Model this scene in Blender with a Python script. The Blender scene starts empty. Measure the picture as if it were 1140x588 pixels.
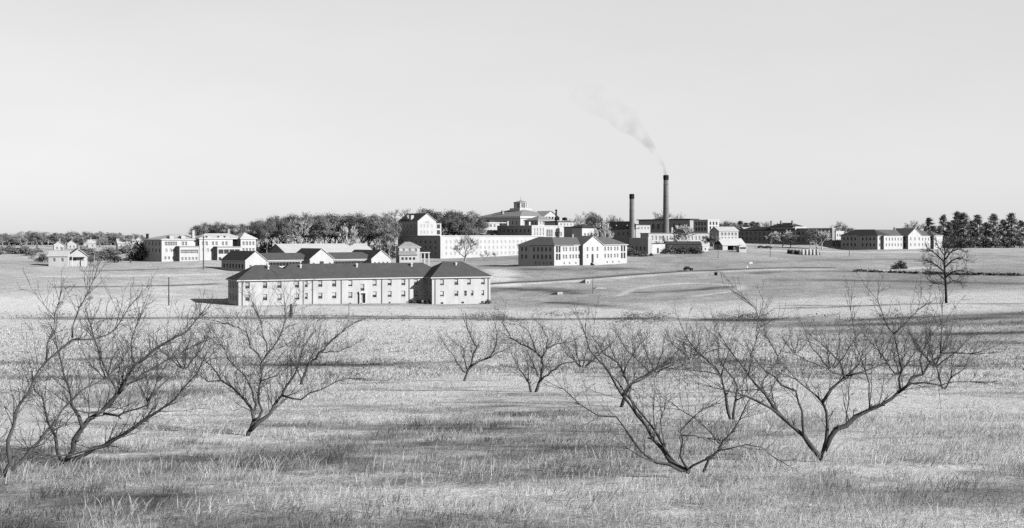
import bpy, math, random
import numpy as np
from mathutils import Vector, Matrix

random.seed(7)
rng = np.random.default_rng(11)
scene = bpy.context.scene
COL = scene.collection
F, CX, HZ = 1300.0, 570.0, 264.0        # focal length in photo pixels, image centre column, horizon row
R = math.radians

# ------------------------------------------------------------------ helpers
def at(px, row, Y):
    return Vector(((px - CX) / F * Y, Y, (HZ - row) / F * Y))

def tag(o, label=None, cat=None, group=None, kind=None):
    if label: o['label'] = label
    if cat: o['category'] = cat
    if group: o['group'] = group
    if kind: o['kind'] = kind
    return o

def empty(name, loc, rz=0.0):
    o = bpy.data.objects.new(name, None)
    COL.objects.link(o)
    o.location = loc
    o.rotation_euler = (0, 0, rz)
    o.empty_display_size = 0.2
    return o

def link(name, mesh, parent=None, loc=None, rot=None):
    o = bpy.data.objects.new(name, mesh)
    COL.objects.link(o)
    if parent is not None: o.parent = parent
    if loc is not None: o.location = loc
    if rot is not None: o.rotation_euler = rot
    return o

class MB:
    """collects faces; build() links them as one mesh object"""
    def __init__(self):
        self.v, self.f, self.m, self.t = [], [], [], []
    def face(self, pts, mi=0, tone=None):
        n = len(self.v)
        self.v.extend(tuple(p) for p in pts)
        self.f.append(tuple(range(n, n + len(pts))))
        self.m.append(mi)
        if tone is not None: self.t.extend([tone] * len(pts))
    def box(self, x0, x1, y0, y1, z0, z1, mi=0):
        n = len(self.v)
        self.v.extend([(x0,y0,z0),(x1,y0,z0),(x1,y1,z0),(x0,y1,z0),(x0,y0,z1),(x1,y0,z1),(x1,y1,z1),(x0,y1,z1)])
        for q in ((0,3,2,1),(4,5,6,7),(0,1,5,4),(1,2,6,5),(2,3,7,6),(3,0,4,7)):
            self.f.append(tuple(n + i for i in q)); self.m.append(mi)
    def tube(self, pts, rad, sides=5, mi=0, cap=True):
        pts = [Vector(p) for p in pts]
        n0 = len(self.v)
        k = len(pts)
        up = None
        for i, p in enumerate(pts):
            d = (pts[min(i+1, k-1)] - pts[max(i-1, 0)])
            if d.length < 1e-6: d = Vector((0,0,1))
            d.normalize()
            if up is None:
                up = Vector((1,0,0)) if abs(d.x) < 0.8 else Vector((0,1,0))
            a = (up - d * up.dot(d))
            if a.length < 1e-4:
                a = d.orthogonal()
            a.normalize(); up = a
            b = d.cross(a)
            r = rad[i] if isinstance(rad, (list, tuple)) else rad
            for s in range(sides):
                c = 2 * math.pi * s / sides
                q = p + a * (r * math.cos(c)) + b * (r * math.sin(c))
                self.v.append((q.x, q.y, q.z))
        for i in range(k - 1):
            for s in range(sides):
                s2 = (s + 1) % sides
                self.f.append((n0+i*sides+s, n0+i*sides+s2, n0+(i+1)*sides+s2, n0+(i+1)*sides+s)); self.m.append(mi)
        if cap:
            self.f.append(tuple(n0 + s for s in range(sides))[::-1]); self.m.append(mi)
            self.f.append(tuple(n0 + (k-1)*sides + s for s in range(sides))); self.m.append(mi)
    def lathe(self, prof, sides=12, c=(0,0), mi=0):
        n0 = len(self.v)
        for r, z in prof:
            for s in range(sides):
                a = 2*math.pi*s/sides
                self.v.append((c[0]+r*math.cos(a), c[1]+r*math.sin(a), z))
        for i in range(len(prof)-1):
            for s in range(sides):
                s2 = (s+1) % sides
                self.f.append((n0+i*sides+s, n0+i*sides+s2, n0+(i+1)*sides+s2, n0+(i+1)*sides+s)); self.m.append(mi)
        self.f.append(tuple(n0+s for s in range(sides))[::-1]); self.m.append(mi)
        self.f.append(tuple(n0+(len(prof)-1)*sides+s for s in range(sides))); self.m.append(mi)
    def mesh(self, name, mats, smooth=False):
        me = bpy.data.meshes.new(name)
        me.from_pydata(self.v, [], self.f)
        for m in (mats if isinstance(mats, (list, tuple)) else [mats]):
            me.materials.append(m)
        if any(self.m):
            me.polygons.foreach_set('material_index', self.m)
        if smooth:
            me.polygons.foreach_set('use_smooth', [True] * len(self.f))
        if self.t and len(self.t) == len(self.v):
            at_ = me.attributes.new('tone', 'FLOAT', 'POINT')
            at_.data.foreach_set('value', self.t)
        me.update()
        return me
    def build(self, name, mats, parent=None, smooth=False, loc=None, rot=None):
        return link(name, self.mesh(name, mats, smooth), parent, loc, rot)

# ------------------------------------------------------------------ materials (black and white world)
def new_mat(name):
    m = bpy.data.materials.new(name); m.use_nodes = True
    nt = m.node_tree
    b = nt.nodes['Principled BSDF']
    b.inputs['Specular IOR Level'].default_value = 0.15
    return m, nt, b

def grey(nt, sock):
    c = nt.nodes.new('ShaderNodeCombineColor')
    for i in range(3): nt.links.new(sock, c.inputs[i])
    return c.outputs[0]

def math_n(nt, op, a, b=None, clamp=False):
    n = nt.nodes.new('ShaderNodeMath'); n.operation = op; n.use_clamp = clamp
    for i, x in enumerate((a, b)):
        if x is None: continue
        if isinstance(x, (int, float)): n.inputs[i].default_value = x
        else: nt.links.new(x, n.inputs[i])
    return n.outputs[0]

def noise(nt, vec, scale, detail=4.0, rough=0.6, stretch=None):
    if stretch:
        mp = nt.nodes.new('ShaderNodeMapping'); mp.inputs['Scale'].default_value = stretch
        nt.links.new(vec, mp.inputs['Vector']); vec = mp.outputs[0]
    n = nt.nodes.new('ShaderNodeTexNoise')
    n.inputs['Scale'].default_value = scale
    n.inputs['Detail'].default_value = detail
    n.inputs['Roughness'].default_value = rough
    nt.links.new(vec, n.inputs['Vector'])
    return n.outputs['Fac']

def surf(name, a, var=0.25, scale=1.0, rough=0.9, stretch=None, fine=None, rand=0.0, bump=0.0, course=None):
    """grey surface of albedo a, varied by +-var with noise; course = height of masonry courses / shingle rows"""
    m, nt, b = new_mat(name)
    tc = nt.nodes.new('ShaderNodeTexCoord')
    f = noise(nt, tc.outputs['Object'], scale, 5, 0.65, stretch)
    v = math_n(nt, 'MULTIPLY_ADD', f, 2*var*1.6); nt.nodes[-1].inputs[2].default_value = 1 - var*1.6
    if fine:
        g = noise(nt, tc.outputs['Object'], fine, 3, 0.7)
        g = math_n(nt, 'MULTIPLY_ADD', g, 0.5); nt.nodes[-1].inputs[2].default_value = 0.75
        v = math_n(nt, 'MULTIPLY', v, g)
    if course:
        sx = nt.nodes.new('ShaderNodeSeparateXYZ'); nt.links.new(tc.outputs['Object'], sx.inputs[0])
        w = math_n(nt, 'FRACT', math_n(nt, 'DIVIDE', sx.outputs[2], course))
        w = math_n(nt, 'LESS_THAN', w, 0.14)
        v = math_n(nt, 'MULTIPLY', v, math_n(nt, 'SUBTRACT', 1.0, math_n(nt, 'MULTIPLY', w, 0.22)))
    if rand:
        oi = nt.nodes.new('ShaderNodeObjectInfo')
        k = math_n(nt, 'MULTIPLY_ADD', oi.outputs['Random'], 2*rand); nt.nodes[-1].inputs[2].default_value = 1 - rand
        v = math_n(nt, 'MULTIPLY', v, k)
    v = math_n(nt, 'MULTIPLY', v, a)
    nt.links.new(grey(nt, v), b.inputs['Base Color'])
    b.inputs['Roughness'].default_value = rough
    if bump:
        bp = nt.nodes.new('ShaderNodeBump'); bp.inputs['Strength'].default_value = bump; bp.inputs['Distance'].default_value = 0.05
        nt.links.new(f, bp.inputs['Height']); nt.links.new(bp.outputs[0], b.inputs['Normal'])
    return m

def leafy(name, a, rand=0.2, trans=0.0):
    """foliage / grass: albedo a times the mesh's tone attribute and a per-object random factor"""
    m, nt, b = new_mat(name)
    at_ = nt.nodes.new('ShaderNodeAttribute'); at_.attribute_name = 'tone'
    oi = nt.nodes.new('ShaderNodeObjectInfo')
    k = math_n(nt, 'MULTIPLY_ADD', oi.outputs['Random'], 2*rand); nt.nodes[-1].inputs[2].default_value = 1 - rand
    v = math_n(nt, 'MULTIPLY', math_n(nt, 'MULTIPLY', at_.outputs['Fac'], k), a)
    c = grey(nt, v)
    nt.links.new(c, b.inputs['Base Color'])
    b.inputs['Roughness'].default_value = 1.0
    b.inputs['Specular IOR Level'].default_value = 0.0
    if trans:
        tr = nt.nodes.new('ShaderNodeBsdfTranslucent'); nt.links.new(c, tr.inputs['Color'])
        mx = nt.nodes.new('ShaderNodeMixShader'); mx.inputs[0].default_value = trans
        nt.links.new(b.outputs[0], mx.inputs[1]); nt.links.new(tr.outputs[0], mx.inputs[2])
        nt.links.new(mx.outputs[0], nt.nodes['Material Output'].inputs['Surface'])
    return m

M = {}
M['white_brick'] = surf('painted_brick', 0.64, 0.20, 0.6, 0.85, (1, 1, 0.25), 9.0, course=0.30)
M['pale_brick'] = surf('pale_brick', 0.64, 0.14, 0.30, 0.9, (1, 1, 0.4), 6.0)
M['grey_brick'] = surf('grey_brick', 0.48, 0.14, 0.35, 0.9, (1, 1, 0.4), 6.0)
M['dark_brick'] = surf('dark_brick', 0.38, 0.2, 0.35, 0.9, None, 6.0)  # lightened so that distance haze is put into the brick colour
M['stucco'] = surf('stucco', 0.61, 0.14, 0.4, 0.85, (1, 1, 0.3), 5.0)
M['trim'] = surf('white_trim', 0.74, 0.06, 1.0, 0.6)
M['roof'] = surf('shingle_roof', 0.115, 0.22, 0.5, 0.85, None, 5.0, course=0.22)
M['roof_mid'] = surf('weathered_shingle', 0.17, 0.18, 0.5, 0.85, None, 5.0)
M['roof_dark'] = surf('tar_roof', 0.085, 0.2, 0.5, 0.9, None, 4.0)
M['roof_light'] = surf('tin_roof', 0.64, 0.12, 0.25, 0.6, (1, 1, 1), 3.0)
M['roof_grey'] = surf('slate_roof', 0.38, 0.15, 0.3, 0.7, None, 4.0)
M['glass'] = surf('window_glass', 0.06, 0.3, 0.7, 0.2); M['glass'].node_tree.nodes['Principled BSDF'].inputs['Specular IOR Level'].default_value = 0.5
M['dull_glass'] = surf('far_glass', 0.24, 0.25, 0.3, 0.4)
M['pale_glass'] = surf('pale_glass', 0.50, 0.2, 0.3, 0.5)
M['blind'] = surf('window_blind', 0.58, 0.08, 1.5, 0.9, rand=0.15)
M['metal'] = surf('dull_metal', 0.20, 0.2, 2.0, 0.6)
M['black'] = surf('soot_black', 0.025, 0.3, 2.0, 0.8)
M['chimney'] = surf('chimney_brick', 0.24, 0.20, 0.25, 0.9, (1, 1, 0.4), 3.0)
M['concrete'] = surf('concrete', 0.55, 0.12, 0.5, 0.9, None, 5.0)
M['bark'] = surf('orchard_bark', 0.11, 0.45, 5.0, 0.95, (1, 1, 0.35), 22.0, bump=0.6)
M['twig'] = surf('orchard_twig', 0.07, 0.4, 2.0, 0.95)
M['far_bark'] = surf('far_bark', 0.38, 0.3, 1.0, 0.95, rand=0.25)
M['pale_bark'] = surf('pale_bark', 0.60, 0.25, 1.0, 0.95, rand=0.2)
M['dark_bark'] = surf('dark_bark', 0.05, 0.3, 1.5, 0.95)
M['leaf'] = leafy('winter_oak_leaf', 0.26, 0.28, 0.15)
M['leaf_dim'] = leafy('shaded_oak_leaf', 0.24, 0.2, 0.15)  # darker copy of the oak leaf, back-row shade put into its colour
M['leaf_mid'] = leafy('shrub_leaf', 0.16, 0.2)
M['leaf_dark'] = leafy('evergreen_leaf', 0.19, 0.3, 0.15)
M['leaf_far'] = leafy('far_leaf', 0.36, 0.25, 0.15)  # paler leaf: haze of distance put into the colour
M['straw'] = surf('straw', 0.60, 0.2, 1.2, 0.95, (6, 6, 0.6), 14.0)
M['straw_dark'] = surf('shaded_straw', 0.10, 0.3, 1.5, 0.95, (6, 6, 0.6), 10.0)  # dark copy of straw: shaded side of the row put into colour
M['wood'] = surf('weathered_wood', 0.13, 0.25, 2.0, 0.9, (4, 4, 0.4))
M['wood_pale'] = surf('pale_wood', 0.42, 0.2, 2.0, 0.9, (4, 4, 0.4))
M['car_paint'] = surf('dark_car_paint', 0.03, 0.1, 1.0, 0.3)
M['tyre'] = surf('tyre_rubber', 0.02, 0.1, 2.0, 0.9)

# ------------------------------------------------------------------ terrain: thin-plate spline through surveyed points
cp = []
def surv(px, row, Y): p = at(px, row, Y); cp.append((p.x, p.y, p.z))
for Y, z, xs in ((-40, 1.0, (-60, 0, 60)), (5, -2.45, (-30, 0, 30)), (20, -3.8, (-30, -10, 10, 30)), (40, -5.6, (-40, 0, 40)), (60, -7.4, (-60, -20, 20, 60)),
                 (100, -10.6, (-90, -30, 30)), (150, -13.4, (-120, -40, 30)), (200, -15.3, (-130, -50, 30)), (250, -16.9, (-90, -30, 40))):
    for x in xs: cp.append((x, Y, z))
for p in ((90,100,-10.0),(110,150,-11.8),(100,200,-13.2),(93,250,-14.1),(200,250,-12.0),(-200,250,-14.5),(-70,300,-17.65),(-6,332.5,-18.6),(-80,316,-17.1),(-35,300,-17.9),(20,300,-18.2)): cp.append(p)
for a in ((100,320,330),(100,300,410),(70,294,430),(0,292,430),(262,302.5,430),(430,300,462),(180,291.4,493),(262,287,525),(490,288,600),(600,283,640),
          (617,296,473),(577,296.6,485),(698,293,513),(721,283,560),(740,282,575),(805,278.5,600),(885,273,755),(926,273.5,745),(977,278,718),(1043,277,763),(936,277,738),
          (1000,310,400),(950,297,500),(850,300,450),(764,301,455),(1140,300,400),(1140,280,700),(900,285,600),(700,330,330),(760,321,375),(640,312,400),(560,315,385),(830,318,370),(900,335,290),
          (20,281,560),(100,282,560),(150,291,500),(40,274,800),(130,274,800)):
    surv(*a)
for p in ((-400,900,-6),(-200,900,-4),(0,900,-3),(200,900,-4),(400,900,-4),(600,600,-6),(-600,600,-6),(0,760,-6),(120,720,-5),(250,900,-4),(-600,1500,-8),(0,1500,-6),(600,1500,-6),
          (-900,3000,-12),(0,3000,-12),(900,3000,-12),(450,300,-9),(-420,300,-11)): cp.append(p)
CP = np.array(cp, float)
def tk(r2): return np.where(r2 > 1e-9, 0.5 * r2 * np.log(np.maximum(r2, 1e-9)), 0.0)
SC = 200.0
_P = np.c_[CP[:, 0], CP[:, 1]] / SC
_n = len(CP)
_K = tk(((_P[:, None] - _P[None]) ** 2).sum(-1)) + 1e-4 * np.eye(_n)
_A = np.zeros((_n + 3, _n + 3)); _A[:_n, :_n] = _K; _A[:_n, _n] = 1; _A[:_n, _n+1:] = _P; _A[_n, :_n] = 1; _A[_n+1:, :_n] = _P.T
_W = np.linalg.solve(_A, np.r_[CP[:, 2], 0, 0, 0])
def gz(X, Y):
    X = np.clip(np.asarray(X, float), -900, 900) / SC; Y = np.clip(np.asarray(Y, float), -40, 3000) / SC
    sh = X.shape
    q = np.c_[X.ravel(), Y.ravel()]
    out = np.empty(len(q))
    for i in range(0, len(q), 20000):
        s = q[i:i+20000]
        out[i:i+20000] = tk(((s[:, None] - _P[None]) ** 2).sum(-1)) @ _W[:_n] + _W[_n] + s @ _W[_n+1:]
    return out.reshape(sh)
def gz1(x, y): return float(gz(np.array([x]), np.array([y]))[0])
_YS = np.concatenate([np.arange(8, 120, 0.5), np.arange(120, 1200, 2.0)])
def hit(px, row):
    """first point where the sight line through a pixel meets the ground"""
    X = (px - CX) / F * _YS
    d = (HZ - row) / F * _YS - gz(X, _YS)
    i = int(np.argmax(d < 0)) if (d < 0).any() else len(d) - 1
    if i > 0:
        t = d[i-1] / (d[i-1] - d[i] + 1e-12); Y = _YS[i-1] + t * (_YS[i] - _YS[i-1])
    else: Y = _YS[0]
    return Vector(((px - CX) / F * Y, Y, gz1((px - CX) / F * Y, Y)))
def on(px, Y):
    x = (px - CX) / F * Y
    return Vector((x, Y, gz1(x, Y)))

def vnoise(x, y, s, seed=0):
    x = np.asarray(x) / s; y = np.asarray(y) / s
    xi = np.floor(x).astype(np.int64); yi = np.floor(y).astype(np.int64); fx = x - xi; fy = y - yi
    fx = fx*fx*(3-2*fx); fy = fy*fy*(3-2*fy)
    def h(a, b):
        n = (a * 374761393 + b * 668265263 + seed * 974711) & 0x7fffffff
        n = ((n ^ (n >> 13)) * 1274126177) & 0x7fffffff
        return ((n ^ (n >> 16)) & 0xffff) / 65535.0
    return (h(xi,yi)*(1-fx)+h(xi+1,yi)*fx)*(1-fy) + (h(xi,yi+1)*(1-fx)+h(xi+1,yi+1)*fx)*fy

def smooth(a, b, x): t = np.clip((x - a) / (b - a), 0, 1); return t*t*(3-2*t)
def belt(y, c, w): return np.exp(-((y - c) / w) ** 2)

def polyw(pts):
    return np.array([[p.x, p.y] for p in (hit(*q) for q in pts)])
def dist_poly(X, Y, P):
    d = np.full(X.shape, 1e9)
    for a, b in zip(P[:-1], P[1:]):
        ab = b - a; L2 = max((ab**2).sum(), 1e-9)
        t = np.clip(((X-a[0])*ab[0] + (Y-a[1])*ab[1]) / L2, 0, 1)
        d = np.minimum(d, np.hypot(X-(a[0]+t*ab[0]), Y-(a[1]+t*ab[1])))
    return d
FEATURES = []      # (polyline, half width in m, tone change)
for pts, w, dv in (
    ([(545,318.5),(600,315.5),(640,313),(700,308.5),(764,303.8),(830,301.5),(930,300)], 2.2, 0.22),
    ([(60,320),(130,319),(190,318),(240,316)], 2.0, -0.30),
    ([(100,302),(170,300),(232,298)], 2.0, -0.26),
    ([(60,308),(150,307),(240,305)], 3.0, 0.16),
    ([(690,329),(705,322),(730,317.5),(765,315.5),(800,316),(826,318.5)], 1.5, 0.20),
    ([(826,318.5),(822,323),(800,326.5),(775,329.5)], 1.5, 0.22),
    ([(715,325.5),(740,325),(780,322.5),(800,320)], 6.0, -0.20),
    ([(545,323),(590,322),(620,323),(634,326)], 6.0, -0.24),
    ([(612,337),(650,339),(690,342),(725,346)], 3.0, -0.22),
    ([(985,301),(1010,299.3),(1036,297.6)], 5.0, 0.30),
    ([(870,312),(930,311.5),(1000,313),(1075,315),(1140,316)], 6.0, -0.16),
    ([(840,304),(900,302),(950,302)], 4.0, -0.14),
    ([(700,299),(640,300),(590,300)], 8.0, -0.16),
    ([(880,340),(960,340.5),(1030,338.8),(1140,338)], 2.2, -0.36),
    ([(880,346),(960,346.5),(1060,345),(1140,344)], 5.0, 0.16),
    ([(60,354),(200,354.5),(400,354),(560,355.5),(700,354.5),(840,356)], 7.0, -0.40),
    ([(60,343),(200,343),(300,342.5),(420,342),(545,340)], 5.0, 0.10),
    ([(830,262+30),(900,291),(960,289),(1060,287.5)], 8.0, -0.10),
    ([(860,279),(930,280.5),(1040,280.5)], 8.0, 0.24),
    ([(552,300),(562,306),(556,312),(566,317)], 5.0, 0.30), ([(548,308),(575,309)], 3.0, -0.2), ([(300,351.5),(420,352),(560,353)], 2.5, -0.4)):
    FEATURES.append((polyw(pts), w, dv))

def tone_at(X, Y):
    """dry-grass brightness over the whole ground, in world space"""
    n1 = vnoise(X, Y, 9.0, 1) - 0.5; n2 = vnoise(X, Y, 3.1, 2) - 0.5; n3 = vnoise(X, Y * 0.45, 26.0, 3) - 0.5; n4 = vnoise(X, Y, 60.0, 4) - 0.5
    yw = Y + 3.0 * n1 + 10 * n3 * (Y > 60)
    t = 0.90 + 0.10*n1 + 0.10*n2 + 0.10*n3 + 0.08*n4
    near = 1 - smooth(230, 300, Y)
    n5 = vnoise(X*.6, Y, 1.4, 17)
    t = t - near * 0.46 * belt(Y + 3.0*n1 + 2.4*n2, 18.6, 2.0) * smooth(.28, .72, n5*.5 + .5*vnoise(X, Y, .45, 18))
    t = t - near * 0.20 * (1 - smooth(14.0, 16.5, Y + 2*n1)) * n5
    pt = vnoise(X*.42, Y, 2.6, 13)*.45 + vnoise(X*.6, Y, .9, 14)*.35 + vnoise(X, Y, .35, 19)*.2
    t = t - near * (Y < 110) * 0.46 * smooth(.52, .78, pt) + near * (Y < 110) * 0.10 * smooth(.5, .25, pt)
    t = t - near * 0.60 * smooth(22, 65, X + 14*n3) * belt(Y, 160, 52) * (.4 + 1.1*vnoise(X*.5, Y, 8, 15))
    t = t - near * 0.62 * np.clip(belt(Y + 1.5*n1*4 + 6*n3, 90, 12), 0, 1) * (0.15 + 1.2 * smooth(.3, .75, vnoise(X, Y, 15, 8))) * (1 - .6*smooth(0, 30, X))
    t = t - near * 0.34 * belt(yw, 208, 20) * smooth(0, 60, X + 20*n3) * (.3 + 1.2*vnoise(X*.4, Y, 7, 16))
    t = t - near * 0.22 * belt(yw, 62, 5) * (vnoise(X, Y, 12, 5) > 0.5)
    t = t - near * 0.26 * smooth(0.62, 0.82, vnoise(X, Y*0.6, 6.5, 6)) * (Y < 75)
    t = t + near * 0.10 * belt(yw, 170, 22)
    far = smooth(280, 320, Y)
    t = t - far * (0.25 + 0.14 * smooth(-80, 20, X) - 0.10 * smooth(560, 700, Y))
    for P, w, dv in FEATURES:
        t = t + 1.5 * dv * np.exp(-(dist_poly(X, Y, P) / w) ** 2) * (0.55 + 0.9 * vnoise(X, Y, 5, 9))
    return np.clip(t, 0.14, 1.15)

def spaced(segs):
    out = []
    for a, b, s in segs: out += list(np.arange(a, b, s))
    return np.array(out)
def geo(a, b, q, s):
    out = []
    while a < b: out.append(a); a += s; s *= q
    return np.array(out + [b])
ys = np.concatenate([-geo(60, 3000, 1.5, 20)[::-1], spaced([(-60, 6, 6), (6, 60, 0.6), (60, 130, 1.0), (130, 420, 1.8), (420, 820, 4)]), geo(820, 9000, 1.18, 10)])
xh = np.concatenate([spaced([(0, 40, 0.9), (40, 110, 1.8), (110, 320, 4)]), geo(320, 7000, 1.2, 8)])
xs = np.concatenate([-xh[:0:-1], xh])
GX, GY = np.meshgrid(xs, ys)
GZ = gz(GX, GY)
rough = np.clip(1 - GY / 500, 0.0, 1) * (GY > -50)
GZ = GZ + rough * 0.10 * (vnoise(GX, GY, 2.2, 21) - 0.5) * (GY < 130) + rough * 0.25 * (vnoise(GX, GY, 14, 22) - 0.5)
nx, ny = len(xs), len(ys)
me = bpy.data.meshes.new('ground')
V = np.c_[GX.ravel(), GY.ravel(), GZ.ravel()].astype(np.float32)
ii = (np.arange(ny-1)[:, None] * nx + np.arange(nx-1)[None]).ravel()
Q = np.c_[ii, ii+1, ii+1+nx, ii+nx].astype(np.int32)
me.vertices.add(len(V)); me.vertices.foreach_set('co', V.ravel())
me.loops.add(Q.size); me.loops.foreach_set('vertex_index', Q.ravel())
me.polygons.add(len(Q)); me.polygons.foreach_set('loop_start', np.arange(0, Q.size, 4, dtype=np.int32))
me.update(calc_edges=True)
me.polygons.foreach_set('use_smooth', np.ones(len(Q), bool))
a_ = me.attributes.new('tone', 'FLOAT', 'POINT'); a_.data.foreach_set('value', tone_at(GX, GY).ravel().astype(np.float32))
mg, nt, b = new_mat('dry_grass_field')
tc = nt.nodes.new('ShaderNodeTexCoord')
an = nt.nodes.new('ShaderNodeAttribute'); an.attribute_name = 'tone'
f1 = noise(nt, tc.outputs['Object'], 0.9, 8, 0.75)
f2 = noise(nt, tc.outputs['Object'], 0.16, 6, 0.7, (1, 0.6, 1))
f3 = noise(nt, tc.outputs['Object'], 0.02, 4, 0.6, (1, 0.5, 1))
f0 = noise(nt, tc.outputs['Object'], 4.5, 5, 0.8)
v = math_n(nt, 'MULTIPLY_ADD', f1, 1.4); nt.nodes[-1].inputs[2].default_value = 0.40
v0 = math_n(nt, 'MULTIPLY_ADD', f0, 1.6); nt.nodes[-1].inputs[2].default_value = 0.46
v = math_n(nt, 'MULTIPLY', v, v0)
sg = nt.nodes.new('ShaderNodeSeparateXYZ'); nt.links.new(tc.outputs['Object'], sg.inputs[0])
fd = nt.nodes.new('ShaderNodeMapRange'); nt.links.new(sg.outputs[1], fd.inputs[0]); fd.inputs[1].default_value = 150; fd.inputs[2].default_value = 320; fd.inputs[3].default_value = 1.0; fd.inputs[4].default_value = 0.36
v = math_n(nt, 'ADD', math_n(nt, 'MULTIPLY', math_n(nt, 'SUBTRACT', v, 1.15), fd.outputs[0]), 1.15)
w = math_n(nt, 'MULTIPLY_ADD', f2, 1.1); nt.nodes[-1].inputs[2].default_value = 0.50
u = math_n(nt, 'MULTIPLY_ADD', f3, 0.5); nt.nodes[-1].inputs[2].default_value = 0.75
v = math_n(nt, 'MULTIPLY', math_n(nt, 'MULTIPLY', v, w), u)
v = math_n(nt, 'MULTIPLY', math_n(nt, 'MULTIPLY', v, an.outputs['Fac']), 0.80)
nt.links.new(grey(nt, math_n(nt, 'MINIMUM', v, 0.96)), b.inputs['Base Color'])
b.inputs['Roughness'].default_value = 1.0; b.inputs['Specular IOR Level'].default_value = 0.0
bp = nt.nodes.new('ShaderNodeBump'); bp.inputs['Strength'].default_value = 0.55; bp.inputs['Distance'].default_value = 0.5
nt.links.new(math_n(nt, 'ADD', f1, f2), bp.inputs['Height']); nt.links.new(bp.outputs[0], b.inputs['Normal'])
me.materials.append(mg)
ground = link('ground', me); tag(ground, kind='structure')

def ribbon(name, pts, width, mat, lift=0.10):
    P = [hit(*q) for q in pts]
    dense = []
    for a, b_ in zip(P[:-1], P[1:]):
        k = max(2, int((b_ - a).length / 4))
        dense += [a.lerp(b_, i / k) for i in range(k)]
    dense.append(P[-1])
    mb = MB(); prev = None
    for i, p in enumerate(dense):
        d = dense[min(i+1, len(dense)-1)] - dense[max(i-1, 0)]; d.z = 0; d.normalize()
        n = Vector((-d.y, d.x, 0)) * width / 2
        l, r_ = p + n, p - n
        l.z = gz1(l.x, l.y) + lift; r_.z = gz1(r_.x, r_.y) + lift
        if prev: mb.face([prev[0], prev[1], r_, l])
        prev = (l, r_)
    o = mb.build(name, mat); tag(o, kind='structure'); return o
M['dirt'] = surf('dirt_road', 0.22, 0.25, 0.3, 1.0, None, 2.5)
M['pale_dirt'] = surf('pale_dirt', 0.55, 0.2, 0.3, 1.0, None, 2.5)
ribbon('road', [(500,319),(545,316.3),(600,313.3),(640,310.8),(700,306.2),(764,301.9),(830,299.6),(880,298.4),(930,297.8)], 3.6, M['dirt'], 0.14)
ribbon('path', [(842,276.2),(880,275.6),(930,277.4)], 5.0, M['pale_dirt'], 0.14)

# ------------------------------------------------------------------ windows
_wm = {}
def window_mesh(w, h, style):
    key = (round(w, 2), round(h, 2), style)
    if key in _wm: return _wm[key]
    if style == 'sash':
        f = MB(); t = 0.07
        f.box(-w/2, -w/2+t, -.03, .04, -h/2, h/2); f.box(w/2-t, w/2, -.03, .04, -h/2, h/2)
        f.box(-w/2+t, w/2-t, -.03, .04, h/2-t, h/2); f.box(-w/2+t, w/2-t, -.03, .04, -h/2, -h/2+t)
        f.box(-w/2+t, w/2-t, -.025, .03, -.03, .03)
        f.box(-w/2-.06, w/2+.06, -.30, -.032, -h/2-.12, -h/2-.003)
        p = MB(); p.face([(-w/2+.02, .06, -h/2+.02), (w/2-.02, .06, -h/2+.02), (w/2-.02, .06, h/2-.02), (-w/2+.02, .06, h/2-.02)])
        bl = []
        for fr in (0.38, 0.5, 0.62, 0.72):
            q = MB(); q.box(-w/2+.09, w/2-.09, .045, .05, h/2-.09-(h-.18)*fr, h/2-.09); bl.append(q.mesh('blind', M['blind']))
        _wm[key] = (f.mesh('window', M['trim']), p.mesh('pane', M['glass']), bl)
    else:
        gl = {'far': M['dull_glass'], 'dark': M['glass'], 'pale': M['pale_glass']}[style]
        fm = M['pale_glass'] if style == 'pale' else (M['trim'] if style == 'far' else M['metal'])
        f = MB(); t = 0.09
        f.box(-w/2, -w/2+t, -.03, .04, -h/2, h/2); f.box(w/2-t, w/2, -.03, .04, -h/2, h/2)
        f.box(-w/2+t, w/2-t, -.03, .04, h/2-t, h/2); f.box(-w/2+t, w/2-t, -.03, .04, -h/2, -h/2+t)
        if style != 'dark': f.box(-w/2+t, w/2-t, -.025, .03, -.045, .045)
        f.face([(-w/2+.02, .06, -h/2+.02), (w/2-.02, .06, -h/2+.02), (w/2-.02, .06, h/2-.02), (-w/2+.02, .06, h/2-.02)], 1)
        _wm[key] = (f.mesh('window', [fm, gl]), None, None)
    return _wm[key]

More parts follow.
